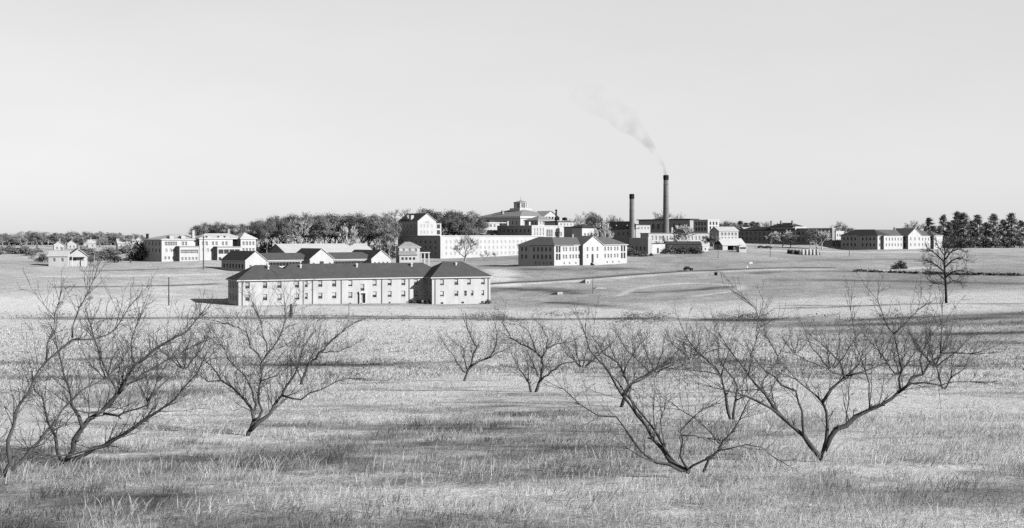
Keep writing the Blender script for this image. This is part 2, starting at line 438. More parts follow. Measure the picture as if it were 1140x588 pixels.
# ------------------------------------------------------------------ buildings
class Bld:
    """a building whose lit front runs along local +x from its front left corner and whose depth runs along +y"""
    def __init__(s, name, label, cat, px, row, Y, theta, group=None):
        s.o = at(px, row, Y); s.th = R(theta)
        s.e = empty(name, s.o, s.th); tag(s.e, label, cat, group)
        s.c, s.s = math.cos(s.th), math.sin(s.th)
    def lx(s, px, y=0.0):
        k = (px - CX) / F; X0 = s.o.x - s.s*y; Y0 = s.o.y + s.c*y
        return (k*Y0 - X0) / (s.c - k*s.s)
    def ly(s, px, x=0.0):
        k = (px - CX) / F; X0 = s.o.x + s.c*x; Y0 = s.o.y + s.s*x
        return (X0 - k*Y0) / (s.s + k*s.c)
    def z(s, row, x=0.0, y=0.0):
        Y = s.o.y + s.s*x + s.c*y
        return (HZ - row) / F * Y - s.o.z
    def _panel(s, mb, P, a0, a1, z0, z1, ops, depth):
        A = sorted({a0, a1, *[o[0]-o[2]/2 for o in ops], *[o[0]+o[2]/2 for o in ops]})
        Z = sorted({z0, z1, *[o[1]-o[3]/2 for o in ops], *[o[1]+o[3]/2 for o in ops]})
        for i in range(len(A)-1):
            for j in range(len(Z)-1):
                ca, cz = (A[i]+A[i+1])/2, (Z[j]+Z[j+1])/2
                if any(abs(ca-o[0]) < o[2]/2 and abs(cz-o[1]) < o[3]/2 for o in ops): continue
                mb.face([P(A[i],Z[j],0), P(A[i+1],Z[j],0), P(A[i+1],Z[j+1],0), P(A[i],Z[j+1],0)])
        for ca, cz, w, h, *_ in ops:
            l, r_, t, b_ = ca-w/2, ca+w/2, cz+h/2, cz-h/2
            for (p, q) in (((l,b_),(r_,b_)),((r_,b_),(r_,t)),((r_,t),(l,t)),((l,t),(l,b_))):
                mb.face([P(*p,0), P(*q,0), P(*q,depth), P(*p,depth)])
    def walls(s, x0, x1, y0, y1, z0, z1, mat, front=(), left=(), name='wall', depth=0.32, parent=None):
        """four walls; front/left = openings (centre, z, width, height, style)"""
        mb = MB()
        s._panel(mb, lambda a, z, d: (a, y0+d, z), x0, x1, z0, z1, front, depth)
        s._panel(mb, lambda a, z, d: (x0+d, a, z), y0, y1, z0, z1, left, depth)
        mb.face([(x1,y0,z0),(x1,y1,z0),(x1,y1,z1),(x1,y0,z1)]); mb.face([(x1,y1,z0),(x0,y1,z0),(x0,y1,z1),(x1,y1,z1)])
        w = mb.build(name, mat, s.e)
        for side, ops in (('f', front), ('l', left)):
            for ca, cz, ww, hh, st in ops:
                if side == 'l' and st == 'far': st = 'dark'  # unlit side: shade put into darker frames and glass
                fm, pm, bl = window_mesh(ww, hh, st)
                k = depth - 0.10
                if side == 'f': o = link('window', fm, s.e, (ca, y0+k, cz))
                else: o = link('window', fm, s.e, (x0+k, ca, cz), (0, 0, -math.pi/2))
                if pm is not None:
                    link('pane', pm, o)
                    if bl and random.random() < 0.92: link('blind', random.choice(bl), o)
        return w
    def hip(s, x0, x1, y0, y1, z, rise, mat, oh=0.5, name='roof', fascia=0.28, trim=True):
        x0 -= oh; x1 += oh; y0 -= oh; y1 += oh
        w, d = x1-x0, y1-y0
        if w >= d: r0, r1 = (x0+d/2, (y0+y1)/2, z+rise), (x1-d/2, (y0+y1)/2, z+rise)
        else: r0, r1 = ((x0+x1)/2, y0+w/2, z+rise), ((x0+x1)/2, y1-w/2, z+rise)
        a, b_, c, d_ = (x0,y0,z), (x1,y0,z), (x1,y1,z), (x0,y1,z)
        mb = MB()
        if w >= d: mb.face([a,b_,r1,r0]); mb.face([c,d_,r0,r1]); mb.face([b_,c,r1]); mb.face([d_,a,r0])
        else: mb.face([a,b_,r0]); mb.face([c,d_,r1]); mb.face([b_,c,r1,r0]); mb.face([d_,a,r0,r1])
        o = mb.build(name, mat, s.e)
        f = MB(); g = fascia
        lo = [(p[0], p[1], z-g) for p in (a, b_, c, d_)]; hi = [(p[0], p[1], z-.004) for p in (a, b_, c, d_)]
        for i in range(4): j = (i+1) % 4; f.face([lo[i], lo[j], hi[j], hi[i]])
        f.face(lo[::-1])
        f.build('eave', M['trim'] if trim else M['roof_dark'], o)
        return o
    def gable(s, x0, x1, y0, y1, z, rise, mat, axis='x', oh=0.4, wall=None, name='roof', trim=True):
        t = 0.18
        mb = MB()
        if axis == 'x':
            ym = (y0+y1)/2; a0, a1 = x0-oh, x1+oh; sl = rise / (ym-y0); e0 = z - oh*sl
            pr = [(y0-oh, e0), (ym, z+rise), (y1+oh, e0)]
            Pt = lambda a, q: (a, q[0], q[1])
            tri = lambda a: [(a, y0, z), (a, y1, z), (a, ym, z+rise-.02)]
            ends = (x0, x1)
        else:
            xm = (x0+x1)/2; a0, a1 = y0-oh, y1+oh; sl = rise / (xm-x0); e0 = z - oh*sl
            pr = [(x0-oh, e0), (xm, z+rise), (x1+oh, e0)]
            Pt = lambda a, q: (q[0], a, q[1])
            tri = lambda a: [(x0, a, z), (x1, a, z), (xm, a, z+rise-.02)]
            ends = (y0, y1)
        up = [(q[0], q[1]+t) for q in pr]
        for i in (0, 1): mb.face([Pt(a0, up[i]), Pt(a1, up[i]), Pt(a1, up[i+1]), Pt(a0, up[i+1])])
        o = mb.build(name, mat, s.e)
        f = MB()
        for i in (0, 1):
            f.face([Pt(a0, pr[i]), Pt(a1, pr[i]), Pt(a1, pr[i+1]), Pt(a0, pr[i+1])])
            for a in (a0, a1): f.face([Pt(a, pr[i]), Pt(a, pr[i+1]), Pt(a, (up[i+1][0], up[i+1][1]-.004)), Pt(a, (up[i][0], up[i][1]-.004))])
        for i in (0, 2): f.face([Pt(a0, pr[i]), Pt(a1, pr[i]), Pt(a1, (up[i][0], up[i][1]-.004)), Pt(a0, (up[i][0], up[i][1]-.004))])
        f.build('bargeboard', M['trim'] if trim else M['roof_dark'], o)
        if wall is not None:
            for a in ends:
                g = MB(); g.face(tri(a)); g.build('gable_wall', wall, s.e)
        return o
    def flat(s, x0, x1, y0, y1, z, mat, oh=0.3, th=0.4, name='roof'):
        mb = MB(); mb.box(x0-oh, x1+oh, y0-oh, y1+oh, z+.003, z+th); return mb.build(name, mat, s.e)
    def part(s, name, mat, fn, smooth=False):
        mb = MB(); fn(mb); return mb.build(name, mat, s.e, smooth)

def row_ops(xs_, z, w, h, st): return [(x, z, w, h, st) for x in xs_]
def spread(a, b, n): return [a + (b-a)*(i+.5)/n for i in range(n)]

def roof_vent(B, x, y, z):
    def fn(mb):
        mb.lathe([(.28, z-.5), (.28, z+.35), (.42, z+.38), (.42, z+.62), (.05, z+.85)], 10, (x, y))
    B.part('roof_vent', M['trim'], fn)
def downspout(B, x, y, z0, z1):
    B.part('downspout', M['metal'], lambda mb: mb.box(x-.09, x+.09, y-.16, y-.02, z0, z1))
def stack(B, x, y, z0, z1, w, mat, name='chimney'):
    def fn(mb):
        mb.box(x-w/2, x+w/2, y-w/2, y+w/2, z0, z1); mb.box(x-w/2-.1, x+w/2+.1, y-w/2-.1, y+w/2+.1, z1+.003, z1+.25)
    return B.part(name, mat, fn)

# ---- 1 the long two-storey ward in front
B = Bld('ward_building', 'long white two-storey ward with dark shingle roofs, nearest building in the field', 'building', 265.5, 340.6, 300, 27)
EZ = 6.6; UP, LO = 5.15, 2.0
xl1 = B.lx(337); dl = 11.3
ym = 1.5; yr = -3.5
xr0 = B.lx(481, yr); xr1 = B.lx(546, yr)
ops = []
for px in (275.5, 295, 311, 330.5):
    ops += [(B.lx(px), UP, 1.15, 1.65, 'sash'), (B.lx(px), LO, 1.15, 1.65, 'sash')]
lops = []
for q in (2.6, 5.6, 8.6): lops += [(q, UP, 1.1, 1.6, 'sash'), (q, LO, 1.1, 1.6, 'sash')]
B.walls(0, xl1, 0, dl, -3, EZ, M['white_brick'], ops, lops)
B.hip(0, xl1, 0, dl, EZ, 3.7, M['roof'], 0.55)
ops = []
for px in (340.8, 356.5, 372, 390, 417, 433.7, 449, 463):
    w = 0.8 if px == 340.8 else 1.15
    ops += [(B.lx(px, ym), UP, w, 1.65, 'sash'), (B.lx(px, ym), LO, w, 1.65, 'sash')]
xd = B.lx(403.5, ym)
ops += [(xd, 4.0, 1.1, 1.9, 'sash'), (xd, 1.0, 1.2, 2.3, 'pale')]
B.walls(xl1+.01, xr0-.01, ym, ym+11, -3, EZ, M['white_brick'], ops)
B.hip(xl1-7, xr0+7, ym, ym+11, EZ-.02, 3.9, M['roof'], 0.55)
ops = []
for px in (492, 508, 522, 537.5):
    ops.append((B.lx(px, yr), UP, 1.15, 1.65, 'sash'))
for px, w in ((492, 1.15), (508, 1.15), (518.2, .75), (525.6, .75), (537.5, .8)):
    ops.append((B.lx(px, yr), LO, w, 1.5, 'sash'))
for px in (492, 515, 537): ops.append((B.lx(px, yr), -.55, .8, .5, 'dark'))
lops = [(q, zz, 1.1, 1.6, 'sash') for q in (-2.1, 0.2) for zz in (UP, LO)]
B.walls(xr0, xr1, yr, yr+12.2, -4, EZ, M['white_brick'], ops, lops)
B.hip(xr0, xr1, yr, yr+12.2, EZ+.01, 4.2, M['roof'], 0.6)
for px in (337.6, 348, 380, 425, 455.5): downspout(B, B.lx(px, ym), ym, -1.5, EZ-.3)
for x in (1.0,): downspout(B, x, 0, -.5, EZ-.3)
downspout(B, xr0+.9, yr, -1.3, EZ-.3); downspout(B, xr1-.7, yr, -1.3, EZ-.3)
def porch(mb):
    mb.box(xd-1.0, xd-.66, ym-.5, ym-.01, -1.4, 2.5); mb.box(xd+.66, xd+1.0, ym-.5, ym-.01, -1.4, 2.5); mb.box(xd-1.15, xd+1.15, ym-.6, ym-.01, 2.503, 2.9)
    mb.box(xd-.65, xd+.65, ym-1.3, ym-.01, -1.4, -.2)
B.part('entrance_surround', M['trim'], porch)
for px in (356.5, 390, 433.7): B.part('foundation_vent', M['black'], lambda mb: mb.box(B.lx(px, ym)-.25, B.lx(px, ym)+.25, ym-.06, ym-.01, -.45, -.1))
for px, yy, zz in ((298.5, dl/2-1.6, EZ+3.0), (334.5, ym+4.0, EZ+3.0), (397, ym+4.0, EZ+3.1), (458, ym+4.0, EZ+3.1), (507.5, yr+4.6, EZ+3.2)):
    roof_vent(B, B.lx(px, yy), yy, zz)
FRONT = B

# ---- 2 the gabled ward on the rise behind
B = Bld('gabled_ward_building', 'white two-storey ward with a central front gable, standing on the grassy rise', 'building', 617, 296, 473, 50)
EZ = 8.4; L = B.lx(698); dep = B.ly(577); g0 = B.lx(649, -1.6); g1 = B.lx(671, -1.6)
up, lo = B.z(277.6, 10), B.z(285.8, 10)
ops = []
for px in (627.4, 630.4, 634.8, 638, 641.4, 644.6, 673.6, 677.2, 680.4, 684.4, 687.6):
    for zz in (up, lo): ops.append((B.lx(px), zz, 1.1, 1.7, 'far'))
for px in (620, 622.9, 692.2, 695.2):
    for zz in (up, lo): ops.append((B.lx(px), zz, 1.35, 2.5, 'dark'))
for px in (628, 634, 641, 676, 682, 689): ops.append((B.lx(px), .9, .9, .9, 'far'))
lops = []
for yy in spread(1, dep-1, 8):
    lops += [(yy, up, 1.0, 1.7, 'far'), (yy, lo, 1.0, 1.7, 'far')]
for yy in spread(.6, dep*.66, 6): lops.append((yy, .9, 1.0, 1.2, 'pale'))
B.walls(0, L, 0, 12, -4, EZ, M['stucco'], ops, [o for o in lops if o[0] < 11])
B.walls(.01, 12, 12.01, dep, -4, EZ, M['stucco'], (), [o for o in lops if o[0] > 13])
B.hip(0, 12, 0, dep, EZ, 3.3, M['roof_mid'], 0.5)
B.hip(0, L, 0, 12, EZ+.01, 3.2, M['roof_mid'], 0.5)
gops = [(B.lx(px, -1.6), zz, 1.1, 1.7, 'far') for px in (654, 659.6, 665) for zz in (up, lo) if not (px == 659.6 and zz == lo)]
gops.append((B.lx(659.6, -1.6), lo-1.2, 1.5, 4.2, 'dark'))
B.walls(g0, g1, -1.6, -.01, -4, EZ, M['stucco'], gops)
B.gable(g0, g1, -1.6, 7, EZ, 3.6, M['roof_mid'], 'y', .4, M['stucco'])
gx = (g0+g1)/2
B.part('entrance_steps', M['concrete'], lambda mb: [mb.box(gx-1.6, gx+1.6, -2.6-.4*i, -1.62, -3, .9-.3*i) for i in range(4)])
stack(B, 20, 6, EZ+2, EZ+4.2, .9, M['dark_brick'])

# ---- 3 the ward far right
B = Bld('distant_ward_building', 'white ward with dark end wing and small gable, before the right-hand pines', 'building', 977, 278, 718, 40)
EZ = 8.8; L = B.lx(1043); dep = B.ly(936); xa = B.lx(982, 0); xg0 = B.lx(1011, -5); xg1 = B.lx(1026, -5); xe = B.lx(1038, -3)
up, lo = 6.6, 2.9
lops = [(yy, zz, 1.1, 1.8, 'far') for yy in spread(1, dep-1, 9) for zz in (up, lo)]
B.walls(0, L-1, 0, 14, -4, EZ, M['stucco'], [(2.2, up, 1.2, 1.8, 'far'), (2.2, lo, 1.2, 1.8, 'far')], [o for o in lops if o[0] < 13])
B.walls(.01, 13, 14.01, dep, -4, EZ, M['stucco'], (), [o for o in lops if o[0] > 15.5])
B.hip(0, 13, 0, dep, EZ, 3.7, M['roof_dark'], .5)
B.hip(0, L-1, 0, 14, EZ+.01, 3.6, M['roof_mid'], .5)
xm0, xm1 = B.lx(984, -2), xg0
B.walls(xm0, xm1-.01, -2, -.01, -4, EZ-.3, M['stucco'], [(x, zz, 1.1, 1.8, 'far') for x in spread(xm0+1, xm1-1.5, 6) for zz in (up-.2, lo)])
B.flat(xm0, xm1-.01, -2, -.01, EZ-.3, M['roof_mid'], .2, .25)
B.walls(xg0, xg1, -5, -.01, -4, EZ, M['stucco'], [(x, zz, 1.2, 1.9, 'far') for x in spread(xg0+.6, xg1-.6, 3) for zz in (up, lo)], [(-2.2, up, 2.6, 2.6, 'dark'), (-2.2, lo-.3, 2.6, 3.2, 'dark')])
B.gable(xg0, xg1, -5, 8, EZ, 4.4, M['roof_mid'], 'y', .4, M['stucco'])
x2 = B.lx(1036, -2)
B.walls(xg1+.01, x2, -2, -.01, -4, EZ-.3, M['stucco'], [(x, zz, 1.1, 1.8, 'far') for x in spread(xg1+1, x2-.8, 4) for zz in (up-.2, lo)])
B.flat(xg1+.01, x2, -2, -.01, EZ-.3, M['roof_mid'], .2, .25)
B.walls(xe, L, -4, 8, -4, EZ-.05, M['stucco'], [(xe+2, up, 1.1, 1.8, 'far'), (xe+2, lo, 1.1, 1.8, 'far')], [(-2, up, 1.4, 2.2, 'dark')])
B.hip(xe, L, -4, 8, EZ-.05, 2.6, M['roof_mid'], .4)
stack(B, 30, 7, EZ+2.5, EZ+4.8, 1.0, M['dark_brick'])

# ---- 4 three-storey building at the far left
B = Bld('school_building', 'pale three-storey building with stepped wings and dark end wall at far left', 'building', 180, 291.4, 493, 40)
EZ = 9.4; dep = B.ly(160); x1 = B.lx(222, -2.2); x2 = B.lx(259, -2.2); x3 = B.lx(268, -4.5); x4 = B.lx(285, -4.5)
r1, r2, r3 = 7.6, 4.7, 1.5
ops = [(B.lx(px), r1, 1.0, 1.7, 'far') for px in (184.5, 187.5, 190.2, 193, 195.8, 203.5, 207)] + [(B.lx(px), r2, 1.0, 1.5, 'pale') for px in (185, 190, 195, 200)] + [(B.lx(px), r3, .9, 1.3, 'far') for px in (184, 188, 193)]
lops = [(y, zz, 1.0, 1.6, 'far') for y in spread(.5, dep-.5, 5) for zz in (r1, r2)]
B.walls(0, x1+6, 0, dep, -4, EZ, M['pale_brick'], ops, lops)
B.hip(0, x1+8, 0, dep, EZ, 2.4, M['roof_light'], .5)
B.walls(x1, x2, -2.2, 8, -4, EZ+.4, M['pale_brick'], [(B.lx(px, -2.2), r1, 1.0, 1.7, 'far') for px in (226, 230, 237, 241, 248, 252)] + [(B.lx(px, -2.2), r2, 1.0, 1.5, 'pale') for px in (226, 231, 236)], [(-1.1, r1, 1.2, 1.8, 'dark')])
B.hip(x1, x3+3, -2.2, 8, EZ+.4, 2.2, M['roof_light'], .5)
B.walls(x2+.01, x3-.01, 1, 8, -4, EZ+.38, M['pale_brick'], [((x2+x3)/2, r1, 1.0, 1.7, 'far')])
B.walls(x3, x4, -4.5, 6, -5, EZ+.4, M['pale_brick'], [(x, zz, 1.0, 1.7, 'far') for x in spread(x3+.5, x4-.5, 4) for zz in (r1, r2)], [(-3, r1, 1.2, 2, 'dark')])
B.hip(x3, x4, -4.5, 6, EZ+.4, 2.6, M['roof_light'], .5)
pa, pb = B.lx(200, -3.4), B.lx(221.5, -3.4)
B.walls(pa, pb, -3.4, -.01, -4, 6.2, M['stucco'], [(x, 4.2, 2.6, 1.6, 'far') for x in spread(pa+.4, pb-.4, 3)] + [(x, 1.2, .9, 1.2, 'far') for x in spread(pa+.4, pb-.4, 5)], name='sun_porch')
B.flat(pa, pb, -3.4, -.02, 6.2, M['roof_grey'], .3, .35, 'porch_roof')
pa, pb = B.lx(242, -5.4), B.lx(268, -5.4)
B.walls(pa, pb, -5.4, -2.22, -5, 6.0, M['stucco'], [(x, 4.1, 2.3, 1.9, 'dark') for x in spread(pa+.4, pb-.4, 4)] + [(pa+1.2, 0.6, 1.2, 2.2, 'dark')], name='sun_porch')
B.flat(pa, pb, -5.4, -2.22, 6.0, M['roof_grey'], .3, .35, 'porch_roof')
for px, yy in ((190, 1.2), (203, 1.2), (232, -1.0), (245, -1.0), (252, -1.0)):
    x = B.lx(px, yy)
    B.part('dormer', M['stucco'], lambda mb: (mb.box(x-.9, x+.9, yy-1.0, yy+1.6, EZ+.25, EZ+1.5), mb.face([(x-1.1,yy-1.2,EZ+1.503),(x+1.1,yy-1.2,EZ+1.503),(x,yy+.3,EZ+2.1)])))
stack(B, x2+1, 4, EZ, EZ+4.4, 1.1, M['dark_brick']); stack(B, x1-1.0, 2, EZ+.5, EZ+3.6, 1.0, M['stucco']); stack(B, .8, dep-2, EZ, EZ+2.2, .9, M['black'])

# ---- 5 the low gabled range between them
B = Bld('low_ward_building', 'one-storey white range of three gables joined by dark-roofed wings', 'building', 273, 302.5, 430, 40)
EZ = 4.1; xg = B.lx(296.5); dep = B.ly(246.5)
B.walls(0, xg, 0, dep, -4, EZ, M['stucco'], [(x, 1.6, .9, 1.6, 'far') for x in spread(1, xg-1, 3)], [(y, 1.9, 1.3, 1.6, 'dark') for y in spread(1, dep-1, 7)])
B.gable(0, xg, 0, dep, EZ, 3.3, M['roof'], 'y', .35, M['stucco'])
c0, c1 = B.lx(345, -1), B.lx(371, -1)
wops = [(x, 2.5, 1.5, 1.5, 'dark') for x in spread(xg+2.6, c0-2.0, 10)]
B.walls(xg+.01, c0-.01, 3, 11, -4, EZ-.1, M['stucco'], wops); B.hip(xg-3, c0+4, 3, 11, EZ-.1, 2.7, M['roof'], .5)
B.walls(c0, c1, -1, 14, -4, EZ+.3, M['stucco'], [((c0+c1)/2, 2.2, 1.8, 2.4, 'dark'), (c0+1.6, 2.2, .9, 1.4, 'far'), (c1-1.6, 2.2, .9, 1.4, 'far')])
B.gable(c0, c1, -1, 14, EZ+.3, 3.8, M['roof'], 'y', .4, M['stucco'])
d0, d1 = B.lx(413.5, 0), B.lx(435, 0)
wops = [(x, 2.5, 1.5, 1.5, 'dark') for x in spread(c1+2.6, d0-.8, 10)]
B.walls(c1+.01, d0-.01, 3, 11, -4, EZ-.1, M['stucco'], wops); B.hip(c1-4, d0+4, 3, 11, EZ-.09, 2.7, M['roof'], .5)
B.walls(d0, d1, 0, dep, -4, EZ, M['stucco'], [(x, 2.0, .9, 1.6, 'far') for x in spread(d0+.6, d1-.6, 4)])
B.gable(d0, d1, 0, dep, EZ, 3.3, M['roof'], 'y', .35, M['stucco'])
for q in (xg+1.2, c1+1.2): B.part('door', M['black'], lambda mb: mb.box(q-.6, q+.6, 2.9, 2.99, .2, 2.9))

# ---- 6 long pale-roofed hall behind it
B = Bld('long_hall', 'long low hall with a bright tin roof between low gables and wood', 'building', 317.5, 293, 520, 40)
EZ = B.z(281.2); L = B.lx(416); dep = B.ly(298)
B.walls(0, L, 0, dep, -3, EZ, M['stucco'], [(x, EZ-1.4, 1.2, 1.3, 'far') for x in spread(1, L-1, 14)])
B.gable(0, L, 0, dep, EZ, 3.7, M['roof_light'], 'x', .4, M['grey_brick'])
for q in (.33, .67): roof_vent(B, L*q, dep/2, EZ+3.7)

# ---- 7 small two-storey house
B = Bld('dwelling_house', 'small white house with hip roof and side porch below the dark wall', 'house', 446, 294, 480, 18)
L = B.lx(469, 0); EZ = B.z(275)
B.walls(0, L, 2.5, 9, -3, EZ, M['stucco'], [(x, EZ-1.4, .9, 1.3, 'far') for x in spread(.5, L-.5, 3)], [(5, EZ-1.4, .9, 1.3, 'far')])
B.hip(0, L, 2.5, 9, EZ, 2.1, M['roof_grey'], .45)
x1 = B.lx(464, 0)
B.walls(-.5, x1, 0, 2.49, -3, 3.6, M['stucco'], [(x, 2.2, 1.0, 1.1, 'dark') for x in spread(0, x1-.4, 4)], name='sun_porch')
B.part('porch_roof', M['roof_grey'], lambda mb: (mb.face([(-.9,-.4,3.62),(x1+.4,-.4,3.62),(x1-.4,2.48,5.3),(-.2,2.48,5.3)]), mb.face([(-.9,-.4,3.61),(x1+.4,-.4,3.61),(x1+.4,2.48,3.61),(-.9,2.48,3.61)])))
a, c = L+.1, L+4.3
B.flat(a, c, 3, 7, 4.4, M['trim'], .2, .4, 'porch_roof')
for q in (a+.5, (a+c)/2, c-.3):
    B.part('porch_post', M['trim'], lambda mb: mb.box(q-.22, q+.22, 3.0, 3.44, -2, 4.4))

# ---- 8 big block with a long white wall
B = Bld('long_wall_building', 'long flat-roofed white block with rows of small windows, dark end wall', 'building', 490, 288, 600, 40)
H = B.z(263.3); L = B.lx(606); dep = B.ly(443)
zs_ = [B.z(269.5), B.z(276), B.z(282.5)]
ops = [(x, zz, 1.1, 1.7, 'pale') for x in spread(2.5, L-1, 24) for zz in zs_]
B.walls(0, L, 0, dep, -4, H, M['pale_brick'], ops, [(y, zz, 1.0, 1.6, 'far') for y in spread(2, dep-2, 8) for zz in zs_], depth=.12)
B.flat(0, L, 0, dep, H, M['trim'], .35, .5, 'roof')
B.part('pilaster', M['stucco'], lambda mb: mb.box(.003, 1.3, -.25, -.003, -4, H-.02))
for q, w in ((7, 2.2), (30, 5), (37, 2)):
    B.part('roof_hatch', M['roof_dark'], lambda mb: mb.box(q, q+w, 2, 5, H+.503, H+1.3))

# ---- 9 tall gabled block over it
B = Bld('tall_gabled_building', 'tall white gable-ended block with dark side wall rising behind the long wall', 'building', 465, 287, 640, 40)
EZ = B.z(246); xg = B.lx(485.5); dep = B.ly(443.5)
ops = [(B.lx(px), B.z(r_), 1.1, 1.8, 'pale') for px in (468.6, 472.2, 476, 480.6) for r_ in (251.6, 258.6)] + [(B.lx(475.4), B.z(245.6), 2.6, 1.2, 'pale')]
ops[-1] = (ops[-1][0], EZ-.8, 2.6, 1.2, 'pale')
B.walls(0, xg, 0, dep, -4, EZ, M['stucco'], ops, [(y, B.z(r_), 1.1, 1.8, 'far') for y in spread(1, dep-1, 5) for r_ in (251.6, 258.6)], depth=.13)
B.gable(0, xg, 0, dep, EZ, 4.2, M['roof'], 'y', .5, M['stucco'])
xa = B.lx(492)
B.walls(xg+.01, xa, .6, 9, -4, B.z(248.3), M['stucco'], [((xg+xa)/2, B.z(r_), 2.2, 2.3, 'dark') for r_ in (252, 258.6)], name='annex_wall')
B.flat(xg+.01, xa, .6, 9, B.z(248.3), M['roof_dark'], .3, .4, 'annex_roof')
stack(B, 1.5, 8, EZ, EZ+3.0, 1.8, M['stucco']); stack(B, 1.5, 12, EZ, EZ+3.2, 1.2, M['dark_brick'])

# ---- 10 the domed main building and the blocks before it
B = Bld('cupola_building', 'grand white building crowned by an octagonal cupola with flagpole', 'building', 579.3, 270, 900, 40)
EZ = B.z(240.7); L = B.lx(620); dep = B.ly(532.5)
B.walls(0, L, 0, dep, -4, EZ-1.4, M['stucco'], [(x, EZ-5, 1.5, 2.6, 'pale') for x in spread(2, L-2, 8)], [(y, EZ-5, 1.5, 2.6, 'far') for y in spread(2, dep-2, 10)])
B.part('cornice', M['trim'], lambda mb: mb.box(-.9, L+.9, -.9, dep+.9, EZ-1.397, EZ-.3))
B.hip(0, L, 0, dep, EZ, 6.0, M['roof_grey'], .9)
B.gable(L-17, L-1, -3, 12, EZ-.3, 4.6, M['roof_light'], 'y', .8, M['stucco'], 'portico_roof')
for q in spread(L-17, L-1, 5):
    B.part('column', M['trim'], lambda mb: mb.lathe([(.8, -4), (.7, EZ-1.4), (.95, EZ-1.2), (.95, EZ-.5)], 10, (q, -2.4)))
ccx, ccy = L/2+1.5, dep/2-2.5
def zc(row): return B.z(row, ccx, ccy)
B.part('cupola_base', M['stucco'], lambda mb: mb.box(ccx-6.2, ccx+6.2, ccy-6.2, ccy+6.2, zc(239), zc(232)))
cb = B.part('cupola', M['stucco'], lambda mb: mb.lathe([(4.9, zc(232)+.003), (4.9, zc(226.2)), (5.9, zc(226)), (5.9, zc(225.3))], 8, (ccx, ccy)))
for k in range(8):
    a = 2*math.pi*k/8
    q = MB(); q.tube([(ccx+5.0*math.cos(a), ccy+5.0*math.sin(a), zc(232)), (ccx+5.0*math.cos(a), ccy+5.0*math.sin(a), zc(226.2))], .55, 8); q.build('column', M['trim'], cb)
    a += math.pi/8
    q = MB(); r_ = 4.56; t_ = Vector((-math.sin(a), math.cos(a), 0)); c_ = Vector((ccx+r_*math.cos(a), ccy+r_*math.sin(a), 0))
    q.face([c_-t_*.8+Vector((0,0,zc(231))), c_+t_*.8+Vector((0,0,zc(231))), c_+t_*.8+Vector((0,0,zc(227.3))), c_-t_*.8+Vector((0,0,zc(227.3)))]); q.build('window', M['dull_glass'], cb)
B.part('cupola_roof', M['roof_grey'], lambda mb: mb.lathe([(6.0, zc(225.3)+.003), (3.4, zc(224.3)), (.3, zc(223.2))], 8, (ccx, ccy)))
B.part('flagpole', M['metal'], lambda mb: mb.tube([(ccx, ccy, zc(223.6)), (ccx, ccy, zc(219.6))], .16, 6))
stack(B, 6, dep*.55, EZ+2, EZ+4.6, 1.6, M['dark_brick'])

B = Bld('hip_roofed_building', 'small block with a low grey hip roof, just before the cupola building', 'building', 599, 268, 800, 40)
EZ = B.z(245.2); L = B.lx(618.5); dep = B.ly(584)
B.walls(0, L, 0, dep, -4, EZ, M['stucco'], [(x, B.z(248.2), 1.5, 2.2, 'pale') for x in spread(.8, L-.8, 6)], [(y, B.z(248.2), 1.3, 2, 'far') for y in spread(.8, dep-.8, 4)])
B.hip(0, L, 0, dep, EZ, 3.2, M['roof_grey'], .8)

B = Bld('dark_sided_building', 'flat-roofed white block with a long dark side wall below the cupola', 'building', 592, 269, 720, 40)
H = B.z(251.6); L = B.lx(627); dep = B.ly(553.5)
ops = [(x, B.z(r_), 1.2, 2.4, 'pale') for x in spread(1, L*.4, 4) for r_ in (256, 261)] + [(x, B.z(259.5), 1.5, 4.4, 'far') for x in spread(L*.45, L*.66, 3)] + [(x, B.z(260.5), 1.2, 2.6, 'far') for x in spread(L*.72, L-1, 4)]
B.walls(0, L, 0, dep, -4, H, M['stucco'], ops, [(y, B.z(257), 1.2, 2, 'far') for y in spread(1, dep-1, 8)])
B.flat(0, L, 0, dep, H, M['trim'], .25, .4)
B.part('roof_hatch', M['trim'], lambda mb: mb.box(3, 4.2, 6, 7.2, H+.403, H+2.6))
stack(B, 2.2, 26, H+.41, H+3.0, 1.0, M['stucco'])

B = Bld('flat_roofed_building', 'white flat-roofed block with dark windows left of the dark side wall', 'building', 535.4, 269, 745, 40)
H = B.z(248.3); L = B.lx(556)
B.walls(0, L, 0, 20, -4, H, M['stucco'], [(B.lx(px), B.z(r_), 1.5, 2.0, 'dark' if px < 541 else 'far') for px in (537.2, 540, 543, 546.5, 550.5) for r_ in (251.3, 257.6)])
B.flat(-1, L+7, 0, 20, H, M['trim'], .4, .5)
B.part('penthouse', M['roof_dark'], lambda mb: mb.box(L-5, L+1, 4, 8, H+.503, H+1.8))

# ---- 11 service buildings in the middle
B = Bld('tank_roofed_building', 'white block with two dark water tanks on its flat roof', 'building', 621.5, 270, 780, 40)
H = B.z(247.2); L = B.lx(638.5)
B.walls(0, L, 0, 14, -4, H, M['stucco'], [(x, B.z(250), 1.3, 1.5, 'far') for x in spread(1, L-1, 4)])
B.flat(0, L, 0, 14, H, M['roof_dark'], .5, .5)
for q in (2.5, 9.5):
    t_ = B.part('water_tank', M['black'], lambda mb: mb.lathe([(1.7, H+1.2), (1.7, H+2.9), (.2, H+3.3)], 12, (q, 4)), True)
    k = MB()
    for dx in (-1, 1):
        for dy in (-1, 1): k.box(q+dx-.12, q+dx+.12, 4+dy-.12, 4+dy+.12, H+.5, H+1.2)
    k.build('tank_stand', M['metal'], t_)

